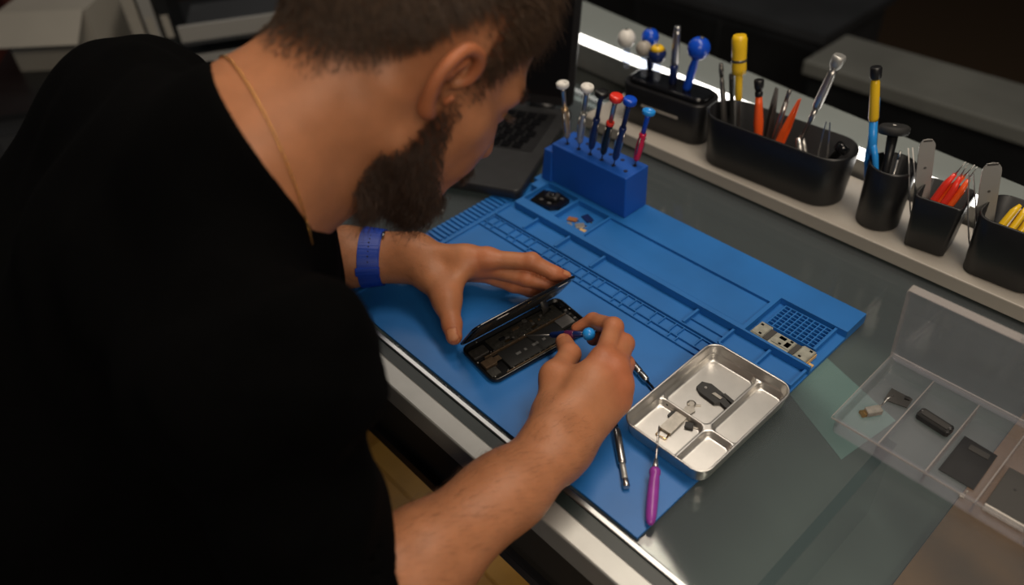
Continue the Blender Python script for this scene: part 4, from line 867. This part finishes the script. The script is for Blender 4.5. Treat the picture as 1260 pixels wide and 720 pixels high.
stick('screwdriver', 'yellow-handled screwdriver standing in the oval holder', 'screwdriver', (0.2088, 0.5400, 0.0635), (0.1859, 0.5480, 0.1946), [('shaft', 'tool_steel', [(0, .0026), (.55, .0028), (.56, .0028)]), ('sleeve', 'yellow_plastic', [(.50, .0040), (.51, .0048), (.70, .0048), (.71, .0040)]), ('handle', 'yellow_plastic', [(.70, .0060), (.71, .0092), (.75, .0098), (.82, .0094), (.90, .0098), (.97, .0100), (1.0, .0080)]), ('mark', 'gunmetal', [(.80, .0097), (.805, .0099), (.815, .0099), (.82, .0097)])], GO)
stick('screwdriver', 'orange-red screwdriver with black cap in the oval holder', 'screwdriver', (0.2457, 0.5300, 0.0695), (0.2309, 0.5350, 0.1522), [('tip', 'dark_steel', [(0, .0018), (.30, .0020)]), ('grip', 'orange_plastic', [(.28, .0030), (.36, .0052), (.55, .0066), (.74, .0052), (.84, .0042)]), ('neck_ring', 'black_plastic', [(.83, .0048), (.84, .0052), (.87, .0052), (.88, .0046)]), ('cap', 'black_plastic', [(.88, .0044), (.93, .0062), (.99, .0066), (1.0, .0058)])], GO)
def tweezers(label, low, top, m, group, gap=.004, wd=.0042, z=FZ, cat='tweezers', curve=.0):
    b = foot(low, top, z, group); t = Vector(top); L = (t - b).length; r = thing('tweezers', label, cat, b, axis_rot(t - b, .8), group)
    for s in (-1, 1):
        mb = MB(); pts = [(0, s * .0006, 0), (0, s * gap * .9, L * .30), (0, s * gap, L * .6), (curve * .4, s * gap * .7, L * .85), (curve, s * .0022, L)]
        V_ = []; ws = (wd, wd * 1.1, wd, wd * .55, wd * .2)
        for (x, y, zz), w_ in zip(pts, ws): V_ += [(x - w_, y - .0006, zz), (x + w_, y - .0006, zz), (x + w_, y + .0006, zz), (x - w_, y + .0006, zz)]
        F_ = [(3, 2, 1, 0), (16, 17, 18, 19)] + [(k * 4 + i, k * 4 + (i + 1) % 4, k * 4 + 4 + (i + 1) % 4, k * 4 + 4 + i) for k in range(4) for i in range(4)]
        mb.add(V_, F_).build('arm', m, r)
    MB().cbox((0, 0, .006), (wd * 2, .004, .012), ch=.0008).build('joint', m, r); return r
tweezers('dark pointed tweezers standing in the middle of the oval holder', (0.2475, 0.5500, 0.0823), (0.2458, 0.5560, 0.1379), 'gunmetal', GO)
stick('pen_probe', 'slim grey pen probe leaning in the oval holder', 'probe', (0.2645, 0.5280, 0.0692), (0.2699, 0.5450, 0.1477), [('barrel', 'tool_steel', [(0, .0030), (.70, .0033), (.86, .0031)]), ('tip', 'dark_steel', [(.86, .0028), (.97, .0030), (1.0, .0020)])], GO)
tweezers('orange tipped tweezers leaning beside the grey probe', (0.2692, 0.5400, 0.0608), (0.2818, 0.5520, 0.1356), 'orange_plastic', GO, .0060, .0036)
stick('screwdriver', 'long silver screwdriver leaning out of the oval holder', 'screwdriver', (0.2983, 0.5450, 0.0869), (0.3168, 0.5620, 0.2005), [('shaft', 'tool_steel', [(0, .0022), (.50, .0024), (.52, .0034), (.60, .0036)]), ('grip', 'steel', [(.60, .0040), (.62, .0056), (.72, .0060), (.86, .0054), (.90, .0046)]), ('cap', 'aluminium', [(.90, .0046), (.93, .0080), (.965, .0086), (.985, .0086), (1.0, .0070)])], GO)
a_, b_ = foot((0.3104, 0.5420, 0.0594), (0.2969, 0.5460, 0.0906), FZ + .004, GO), Vector((0.2947, 0.5460, 0.0898)); L_ = (b_ - a_).length
r = thing('pliers', 'steel pliers handle low in the oval holder below the silver screwdriver', 'pliers', a_, axis_rot(b_ - a_, .5), GO)
for s in (-1, 1): MB().tube([(s * .002, 0, 0), (s * .006, 0, L_ * .4), (s * .008, 0, L_ * .8), (s * .0065, 0, L_)], [.003, .0042, .0044, .0030], 8, .6).build('arm', 'steel', r)
MB().lathe([(-.003, .005), (.003, .005)], 12, (0, 0, L_ * .2), Matrix.Rotation(math.pi / 2, 3, 'X')).build('pivot', 'tool_steel', r)
tweezers('thin steel tweezers with blue ends at the far end of the oval holder', (0.3381, 0.5320, 0.0718), (0.3313, 0.5380, 0.1274), 'tool_steel', GO, .0055, .0016)
r, _ = stick('soldering_nozzle', 'black nozzle tool lying over the far rim of the oval holder', 'tool', (0.3485, 0.5350, 0.0829), (0.3545, 0.5480, 0.1003), [('stem', 'black_plastic', [(0, .0045), (.70, .0050), (.72, .0075)]), ('head', 'black_gloss', [(.72, .0080), (.80, .0092), (.95, .0090), (1.0, .0075)])], GO, z=SZ + .045)
# cup tools
GC = 'tools in the round cup'
bz = SZ + .0045; b_ = Vector((0.4115, 0.5330, bz + .003)); t_ = Vector((0.3731, 0.5350, 0.2129)); L_ = (t_ - b_).length
r = thing('side_cutter', 'yellow and blue forked cutter with black top standing in the round cup', 'cutter', b_, axis_rot(t_ - b_, 1.1), GC)
MB().lathe([(L_ * .92, .0042), (L_ * .935, .0064), (L_ * .99, .0066), (L_, .0056)], 12).build('top_cap', 'black_plastic', r)
MB().lathe([(L_ * .66, .0050), (L_ * .68, .0058), (L_ * .90, .0052), (L_ * .92, .0042)], 12).build('sleeve', 'yellow_plastic', r)
MB().lathe([(L_ * .44, .0040), (L_ * .50, .0052), (L_ * .66, .0046)], 12).build('collar', 'sky_plastic', r)
for s in (-1, 1): MB().tube([(0, 0, L_ * .52), (s * .006, 0, L_ * .44), (s * .009, 0, L_ * .36), (s * .006, 0, L_ * .02)], [.0040, .0040, .0034, .0024], 8).build('leg', 'sky_plastic', r)
stick('thin_probe', 'thin dark rod behind the yellow and blue cutter in the round cup', 'probe', (0.3933, 0.5480, 0.1021), (0.3774, 0.5520, 0.1720), [('rod', 'dark_steel', [(0, .0016), (.70, .0017), (.9, .0014)]), ('tip', 'sky_plastic', [(.82, .0021), (.98, .0021), (1.0, .0012)])], GC, z=bz)
stick('plunger', 'black plunger with round disc top in the round cup', 'plunger', (0.4100, 0.5460, 0.1052), (0.4031, 0.5560, 0.1417), [('stem', 'black_plastic', [(0, .0042), (.60, .0048), (.90, .0062)]), ('disc', 'black_rubber', [(.90, .0066), (.915, .0160), (.94, .0178), (.98, .0178), (1.0, .0150)]), ('button', 'white_plastic', [(1.0, .0022), (1.004, .0020)])], GC, z=bz + .003, n=20)
stick('steel_pin', 'short steel pin leaning at the inside rim of the round cup', 'pin', (0.4272, 0.5350, 0.1107), (0.4246, 0.5370, 0.1239), [('shank', 'tool_steel', [(0, .0012), (.9, .0012)]), ('head', 'steel', [(.9, .0016), (1, .0013)])], GC, z=bz)
# square cup tools
GS = 'tools in the square cup'
def spatula(label, low, top, group, wd=.0095, m='satin_steel'):
    b = foot(low, top, bz, group); t = Vector(top); L = (t - b).length; r = thing('spatula', label, 'spatula', b, facing_rot(t - b, (0.58, -0.75, 0.3)), group)
    pts = [(-wd, 0)] + [(-wd, L - wd)] + [(wd * math.cos(a), L - wd + wd * math.sin(a)) for a in np.linspace(math.pi, 0, 9)] + [(wd, L - wd), (wd, 0)]
    mb = MB(); n = len(pts); mb.add([(x, -.0009, z) for x, z in pts] + [(x, .0009, z) for x, z in pts], [tuple(range(n)), tuple(range(2 * n - 1, n - 1, -1))] + [(i, n + i, n + (i + 1) % n, (i + 1) % n) for i in range(n)])
    mb.build('blade', m, r); MB().lathe([(-.0012, .0016), (.0012, .0016)], 10, (0, 0, L * .72), Matrix.Rotation(math.pi / 2, 3, 'X')).build('rivet', 'dark_steel', r)
    MB().cbox((0, 0, L - .002), (wd * 1.2, .0021, .003), ch=.0005).build('tip', 'gunmetal', r); return r
spatula('broad steel spatula blade standing in the square cup', (0.4617, 0.5380, 0.0795), (0.4477, 0.5430, 0.1462), GS, .0085)
tweezers('bent steel tweezers at the near side of the square cup', (0.4536, 0.5300, 0.0844), (0.4361, 0.5340, 0.1330), 'tool_steel', GS, .0035, .0016, bz, curve=-.004)
for lab, lo, tp in (('red-orange tweezers leaning in the square cup, nearer the spatula', (0.4827, 0.5300, 0.0797), (0.4933, 0.5480, 0.1319)), ('bright orange tweezers leaning furthest out of the square cup', (0.4882, 0.5360, 0.0769), (0.5020, 0.5520, 0.1295))):
    b = foot(lo, tp, SZ + .03, GS); t = Vector(tp); L = (t - b).length; r = thing('plastic_tweezers', lab, 'tweezers', b, axis_rot(t - b, .7), GS)
    for s in (-1, 1):
        MB().tube([(s * .002, 0, L * .1), (s * .0055, 0, L * .35), (s * .0050, 0, L * .62), (s * .0030, 0, L * .80)], [.0026, .0040, .0040, .0022], 8).build('grip', 'orange_plastic' if 'bright' in lab else 'red_plastic', r)
        MB().tube([(s * .0030, 0, L * .78), (s * .0016, 0, L)], [.0013, .0004], 6).build('tip', 'tool_steel', r)
    MB().lathe([(0, .003), (L * .12, .0036)], 10).build('joint', 'tool_steel', r)
# rounded box tools
GX = 'tools in the rounded box'
spatula('broad steel spatula blade standing in the rounded box', (0.5327, 0.5420, 0.0749), (0.5184, 0.5460, 0.1432), GX, .0098)
tweezers('thin steel tweezers at the near side of the rounded box', (0.5204, 0.5320, 0.0853), (0.5045, 0.5360, 0.1276), 'tool_steel', GX, .0040, .0014, bz)
for lab, lo, tp in (('yellow-handled tweezers lying over the rim of the rounded box', (0.5569, 0.5300, 0.0778), (0.5615, 0.5480, 0.1051)), ('second yellow-handled tweezers deeper in the rounded box', (0.5637, 0.5350, 0.0718), (0.5675, 0.5560, 0.0953))):
    b = foot(lo, tp, SZ + .045, GX); t = Vector(tp); L = (t - b).length; r = thing('plastic_tweezers', lab, 'tweezers', b, axis_rot(t - b, .7), GX)
    for s in (-1, 1): MB().tube([(s * .002, 0, 0), (s * .0055, 0, L * .4), (s * .0048, 0, L * .8), (s * .0030, 0, L)], [.0026, .0042, .0040, .0020], 8).build('grip', 'yellow_plastic', r)
    MB().cbox((0, -.004, L * .5), (.005, .003, L * .9), ch=.001).build('spring_plate', 'steel', r)
# ------------------------------------------------------------------ clear parts box
BX0, BX1, BY0, BY1, BH = 0.548, 0.770, 0.222, 0.335, 0.022
bx = thing('parts_box', 'clear plastic compartment box with its lid raised beside the mat', 'box', ((BX0 + BX1) / 2, (BY0 + BY1) / 2, 0.0002))
hx, hy = (BX1 - BX0) / 2, (BY1 - BY0) / 2
MB().rings([(0, hx - .002, hy - .002, .004), (.0015, hx - .0008, hy - .0008, .005), (BH - .002, hx, hy, .006), (BH - .002, hx + .0016, hy + .0016, .007), (BH, hx + .0016, hy + .0016, .007), (BH, hx - .0015, hy - .0015, .005), (.0022, hx - .0022, hy - .0022, .004)], 6, smooth=False).build('base', 'clear_plastic', bx)
for i in range(1, 5): x = -hx + i * 2 * hx / 5; MB().box((x - .0007, -hy + .0022, .0023), (x + .0007, hy - .0022, BH - .003)).build('divider', 'clear_plastic', bx)
MB().box((-hx - .0017, -hy - .0022, BH - .0012), (hx + .0017, -hy - .0014, BH + .0003)).build('front_rim_glint', 'edge_glint', bx)  # thin pale bars paint the bright glint on the box edges
MB().box((-hx - .0021, -hy, BH - .0010), (-hx - .0014, hy, BH + .0003)).build('side_rim_glint', 'edge_glint', bx)
MB().box((-hx, hy + .0008, BH - .0010), (hx, hy + .0015, BH)).build('back_rim_glint', 'edge_glint', bx)
for i in range(1, 5): x = -hx + i * 2 * hx / 5; MB().box((x - .0005, -hy + .0022, BH - .0029), (x + .0005, hy - .0022, BH - .0024)).build('divider_edge_glint', 'edge_glint', bx)
la = math.radians(80); ly = Vector((0, -math.cos(la), math.sin(la))); ln_ = Vector((0, -math.sin(la), -math.cos(la))); LM = Matrix((Vector((1, 0, 0)), ly, -ln_)).transposed(); lh = Vector((0, hy + .002, BH + .001)); LW = .104
mb = MB().rings([(0, hx, LW / 2, .007), (.0012, hx + .0008, LW / 2 + .0008, .008), (-.0075, hx + .0008, LW / 2 + .0008, .008), (-.0075, hx - .0006, LW / 2 - .0006, .007), (-.0004, hx - .0008, LW / 2 - .0008, .007)], 6, smooth=False, o=(0, LW / 2 + .001, 0))
mb.v = [tuple(lh + LM @ Vector(p)) for p in mb.v]; lid = mb.build('lid', 'clear_plastic', bx)
for lo_, hi_ in (((-hx, LW + .0012, -.0075), (hx, LW + .002, .0012)), ((-hx - .0010, 0, -.0078), (-hx - .0004, LW, .0012)), ((-hx, 0, -.0005), (hx, .0010, .0008))):
    mb = MB().box(lo_, hi_); mb.v = [tuple(lh + LM @ Vector(p)) for p in mb.v]; mb.build('lid_edge_glint', 'edge_glint', lid)
for x in (-.010, .012):
    mb = MB().box((x - .003, LW, -.006), (x + .003, LW + .006, -.003)); mb.v = [tuple(lh + LM @ Vector(p)) for p in mb.v]; mb.build('latch', 'clear_plastic', lid)
for x in (-.085, .085): MB().lathe([(-.012, .0016), (.012, .0016)], 8, (x, hy + .003, BH), Matrix.Rotation(math.pi / 2, 3, 'Y')).build('hinge', 'clear_plastic', bx)
cell = lambda i: BX0 + (i + .5) * (BX1 - BX0) / 5
bz_ = .0028
r = thing('connector_part', 'gold and silver connector with a pin in the first cell of the clear box', 'phone part', (cell(0) - .004, 0.2700, bz_), 1.0)
MB().cbox((0, 0, .003), (.016, .009, .006), ch=.001).build('shell', 'part_silver', r); MB().cbox((-.010, 0, .0015), (.006, .007, .003)).build('contacts', 'gold_metal', r); MB().tube([(.007, .002, .004), (.016, .006, .010), (.022, .007, .012)], .0008, 6).build('pin', 'tool_steel', r)
r = thing('flex_part', 'dark grey flex piece in the back of the first cell of the clear box', 'phone part', (cell(0) + .004, 0.3050, bz_), 0.3)
MB().poly([(-.012, -.009), (.010, -.010), (.013, .004), (-.008, .010)], 0, .0010).build('sheet', 'graphite', r); MB().cbox((.008, .002, .0018), (.005, .004, .0016)).build('chip', 'part_black', r)
r = thing('speaker_module', 'black speaker module in the second cell of the clear box', 'phone part', (cell(1), 0.2960, bz_), -0.10)
MB().cbox((0, 0, .0040), (.033, .013, .008), ch=.002).build('body', 'part_black', r); MB().cbox((0, -.0006, .0086), (.027, .007, .0012), ch=.0005).build('grille', 'graphite', r)
for x in (-.014, .014): MB().lathe([(0, .0016), (.001, .0012)], 10, (x, 0, .0081)).build('screw', 'tool_steel', r)
r = thing('clear_film', 'smoky grey film piece in the third cell of the clear box', 'phone part', (cell(2) - .002, 0.2760, bz_), 0.06)
MB().poly([(-.017, -.026), (.015, -.028), (.017, .024), (-.014, .028)], 0, .0006).build('sheet', 'charcoal', r); MB().poly([(-.006, .014), (.012, .013), (.012, .020), (-.006, .021)], .00065, .0012).build('window', 'graphite', r)
r = thing('tiny_screw_clip', 'tiny silver clip at the front of the third cell of the clear box', 'phone part', (cell(2) + .010, 0.2350, bz_ + .0007), 0.5)
MB().cbox((0, 0, .0012), (.005, .004, .0024), ch=.0005).build('body', 'part_silver', r); MB().tube([(.002, .0015, .002), (.0045, .004, .0045)], .0006, 6).build('prong', 'part_silver', r)
for i, lab in ((3, 'grey phone battery plate with pale edge in the fourth cell of the clear box'), (4, 'grey phone battery plate with pale edge in the last cell of the clear box')):
    r = thing('battery_plate', lab, 'phone part', (cell(i), 0.262 if i == 3 else 0.258, bz_), 0.02, 'battery plates in the clear box')
    MB().cbox((0, 0, .0045), (.034, .052, .009), ch=.0008).build('plate', 'graphite', r); MB().box((-.0165, -.0275, .0005), (.0165, -.0262, .0085)).build('pale_edge', 'label_white', r)
    for x, y in ((-.004, .004), (.006, .010)): MB().lathe([(0, .0012), (.0003, .0012)], 8, (x, y, .0090)).build('dot', 'part_black', r)
r = thing('flex_strip', 'narrow black flex strip across the back of the fourth cell of the clear box', 'phone part', (cell(3) + .012, 0.3080, bz_), 0.9)
MB().poly([(-.020, -.003), (.018, -.004), (.020, .002), (-.018, .003)], 0, .0022).build('strip', 'part_black', r); MB().cbox((.012, -.001, .0030), (.008, .005, .0016)).build('connector', 'black_gloss', r)
r = thing('earpiece_part', 'black slab with contacts at the back of the last cell of the clear box', 'phone part', (cell(4) + .001, 0.3100, bz_), 0.02)
MB().cbox((0, 0, .0035), (.034, .016, .007), ch=.001).build('slab', 'black_gloss', r)
for x in (-.012, -.004, .004): MB().cbox((x, .010, .0020), (.004, .003, .004)).build('contact', 'gold_metal', r)
# ------------------------------------------------------------------ laptop
LA = math.radians(26); lp = thing('laptop', 'black laptop standing open on the counter beyond the technician', 'laptop', (0.0420, 0.2830, 0.0060), LA)
lx, ly_ = 0.345, 0.240      # local: x from -lx to 0, y from 0 to ly_
MB().rings([(.0, lx / 2 - .004, ly_ / 2 - .004, .008), (.003, lx / 2, ly_ / 2, .010), (.0155, lx / 2, ly_ / 2, .010), (.0165, lx / 2 - .001, ly_ / 2 - .001, .009)], 6, o=(-lx / 2, ly_ / 2, 0)).build('base', 'charcoal', lp)
kb = MB().rings([(.0166, lx / 2 - .018, .058, .003), (.0170, lx / 2 - .018, .058, .003)], 3, o=(-lx / 2, .158, 0)).build('keyboard_deck', 'black_plastic', lp)
km = {}
for row in range(6):
    ww = .0162; x = -lx + .022 + (row % 3) * .004
    while x + ww < -.020:
        wkey = ww * (1.6 if row == 0 and abs(x + .17) < .008 else 1)
        k_ = round(wkey, 4)
        if k_ not in km: km[k_] = MB().cbox((0, 0, .0010), (wkey - .002, .0148, .0020), ch=.0012).mesh('key'); km[k_].materials.append(MATS['black_gloss'])
        o = bpy.data.objects.new('key', km[k_]); COL.objects.link(o); o.parent = kb; o.location = (x + wkey / 2, .107 + row * .0178 + .005, .0172); x += wkey + .0018
MB().rings([(.0166, .052, .034, .004), (.0168, .052, .034, .004)], 4, o=(-lx / 2 + .01, .052, 0)).build('touchpad', 'graphite', lp)
ta = math.radians(108); dv = Vector((0, -math.cos(ta), math.sin(ta))); dn = Vector((0, math.sin(ta), math.cos(ta))); SM = Matrix((Vector((1, 0, 0)), dv, -dn)).transposed()
def scr(mb_): mb_.v = [tuple(Vector((0, ly_ - .004, .017)) + SM @ Vector(p)) for p in mb_.v]; return mb_
sl = scr(MB().rings([(-.006, lx / 2 - .001, .1165, .009), (-.004, lx / 2, .1175, .010), (0, lx / 2, .1175, .010), (.001, lx / 2 - .001, .1165, .009)], 6, o=(-lx / 2, .121, 0))).build('screen_lid', 'black_plastic', lp)
scr(MB().box((-lx + .010, .018, .0011), (-.010, .226, .0014))).build('display', 'black_gloss', sl)
for x in (-lx + .05, -.05): MB().lathe([(-.02, .006), (.02, .006)], 10, (x, ly_ - .002, .0165), Matrix.Rotation(math.pi / 2, 3, 'Y')).build('hinge', 'black_plastic', lp)
# small bits on the glass near the laptop
for lab, p0, p1 in (('short steel driver bit on the glass between beard and mat', (-0.0469, 0.1498, 0.0030), (-0.0254, 0.1543, 0.0030)), ('dark driver bit with bright end on the glass in front of the laptop', (-0.0558, 0.2050, 0.0030), (-0.0206, 0.1972, 0.0030))):
    tool('driver_bit', lab, 'driver bit', p0, p1, [('shank', 'dark_steel', [(0, .0022), (.8, .0024)]), ('tip', 'chrome', [(.8, .0026), (.97, .0026), (1.0, .0018)])], 'driver bits on the glass', n=8)
# ------------------------------------------------------------------ blurred things at the back left
mat('office_white', (0.30, 0.285, 0.25), 0.5, noise=0.06, nscale=6)
mat('office_grey', (0.26, 0.26, 0.25), 0.45)
dt = thing('letter_tray', 'pale grey two-tier letter tray blurred behind the shoulder', 'tray', (-0.93, 0.43, -0.10), 1.05)
for z in (0.012, .076):
    MB().box((-.17, -.11, z), (.20, .11, z + .008)).build('tier', 'far_dark', dt); MB().box((-.17, -.11, z + .0082), (.20, -.10, z + .040)).build('front_lip', 'office_grey', dt)
for x in (-.165, .18): MB().box((x, .06, .0202), (x + .012, .108, .0755)).build('post', 'office_grey', dt); MB().box((x, -.10, 0), (x + .012, .108, .0118)).build('post', 'office_grey', dt)
bc = thing('side_cabinet', 'low grey cabinet under the letter tray behind the man', 'cabinet', (-1.10, 0.38, -0.952), 1.05)
MB().box((-.48, -.24, 0), (.42, .26, .840)).build('body', 'far_dark', bc); MB().box((-.50, -.26, .841), (.44, .28, .8515)).build('top', 'far_black', bc)
for k in range(2): MB().box((-.46 + k * .44, -.252, .04), (-.04 + k * .44, -.2402, .80)).build('door', 'far_dark', bc)
cx = thing('carton', 'open white carton blurred at the top left', 'box', (-1.275, 0.115, -0.10), 0.80)
MB().box((-.10, -.09, 0), (.10, .09, .13)).build('body', 'office_white', cx)
for s in (-1, 1):
    mb = MB().box((-.10, 0, -.002), (.10, .085, 0)); R3 = Matrix.Rotation(s * 0.5 if s > 0 else math.pi + .6, 3, 'X'); mb.v = [tuple(Vector((0, s * .092, .132)) + R3 @ Vector(p)) for p in mb.v]; mb.build('flap', 'office_white', cx)
for i in range(3):
    x0 = -1.02 + i * .02; r = thing('binder', ('white', 'grey', 'black')[i] + ' file standing between carton and letter tray', 'file', (-1.145 + i * .014, 0.232 + i * .0285, -0.10), 1.05)
    MB().cbox((0, 0, .075), (.026, .14, .15), ch=.002).build('cover', ('office_white', 'office_grey', 'far_black')[i], r); MB().box((-.008, -.0712, .05), (.008, -.0702, .10)).build('spine_label', 'office_white', r)
cu_ = thing('curtain', 'dark red-brown curtain at the left edge', 'curtain', (*(-1.9509, 0.1726, -0.3028)[:2], -0.952), 0.82)
pts = []; 
for k in range(61): t = k / 60; pts.append((-.95 + .95 * t, .035 * math.sin(t * 44) + .015 * math.sin(t * 17)))
mb = MB(); n = len(pts); mb.add([(x, y, 0.004) for x, y in pts] + [(x, y, 2.2) for x, y in pts], [(i, i + 1, n + i + 1, n + i) for i in range(n - 1)], True); o = mb.build('fabric', 'curtain_brown', cu_); sm_ = o.modifiers.new('thickness', 'SOLIDIFY'); sm_.thickness = .004
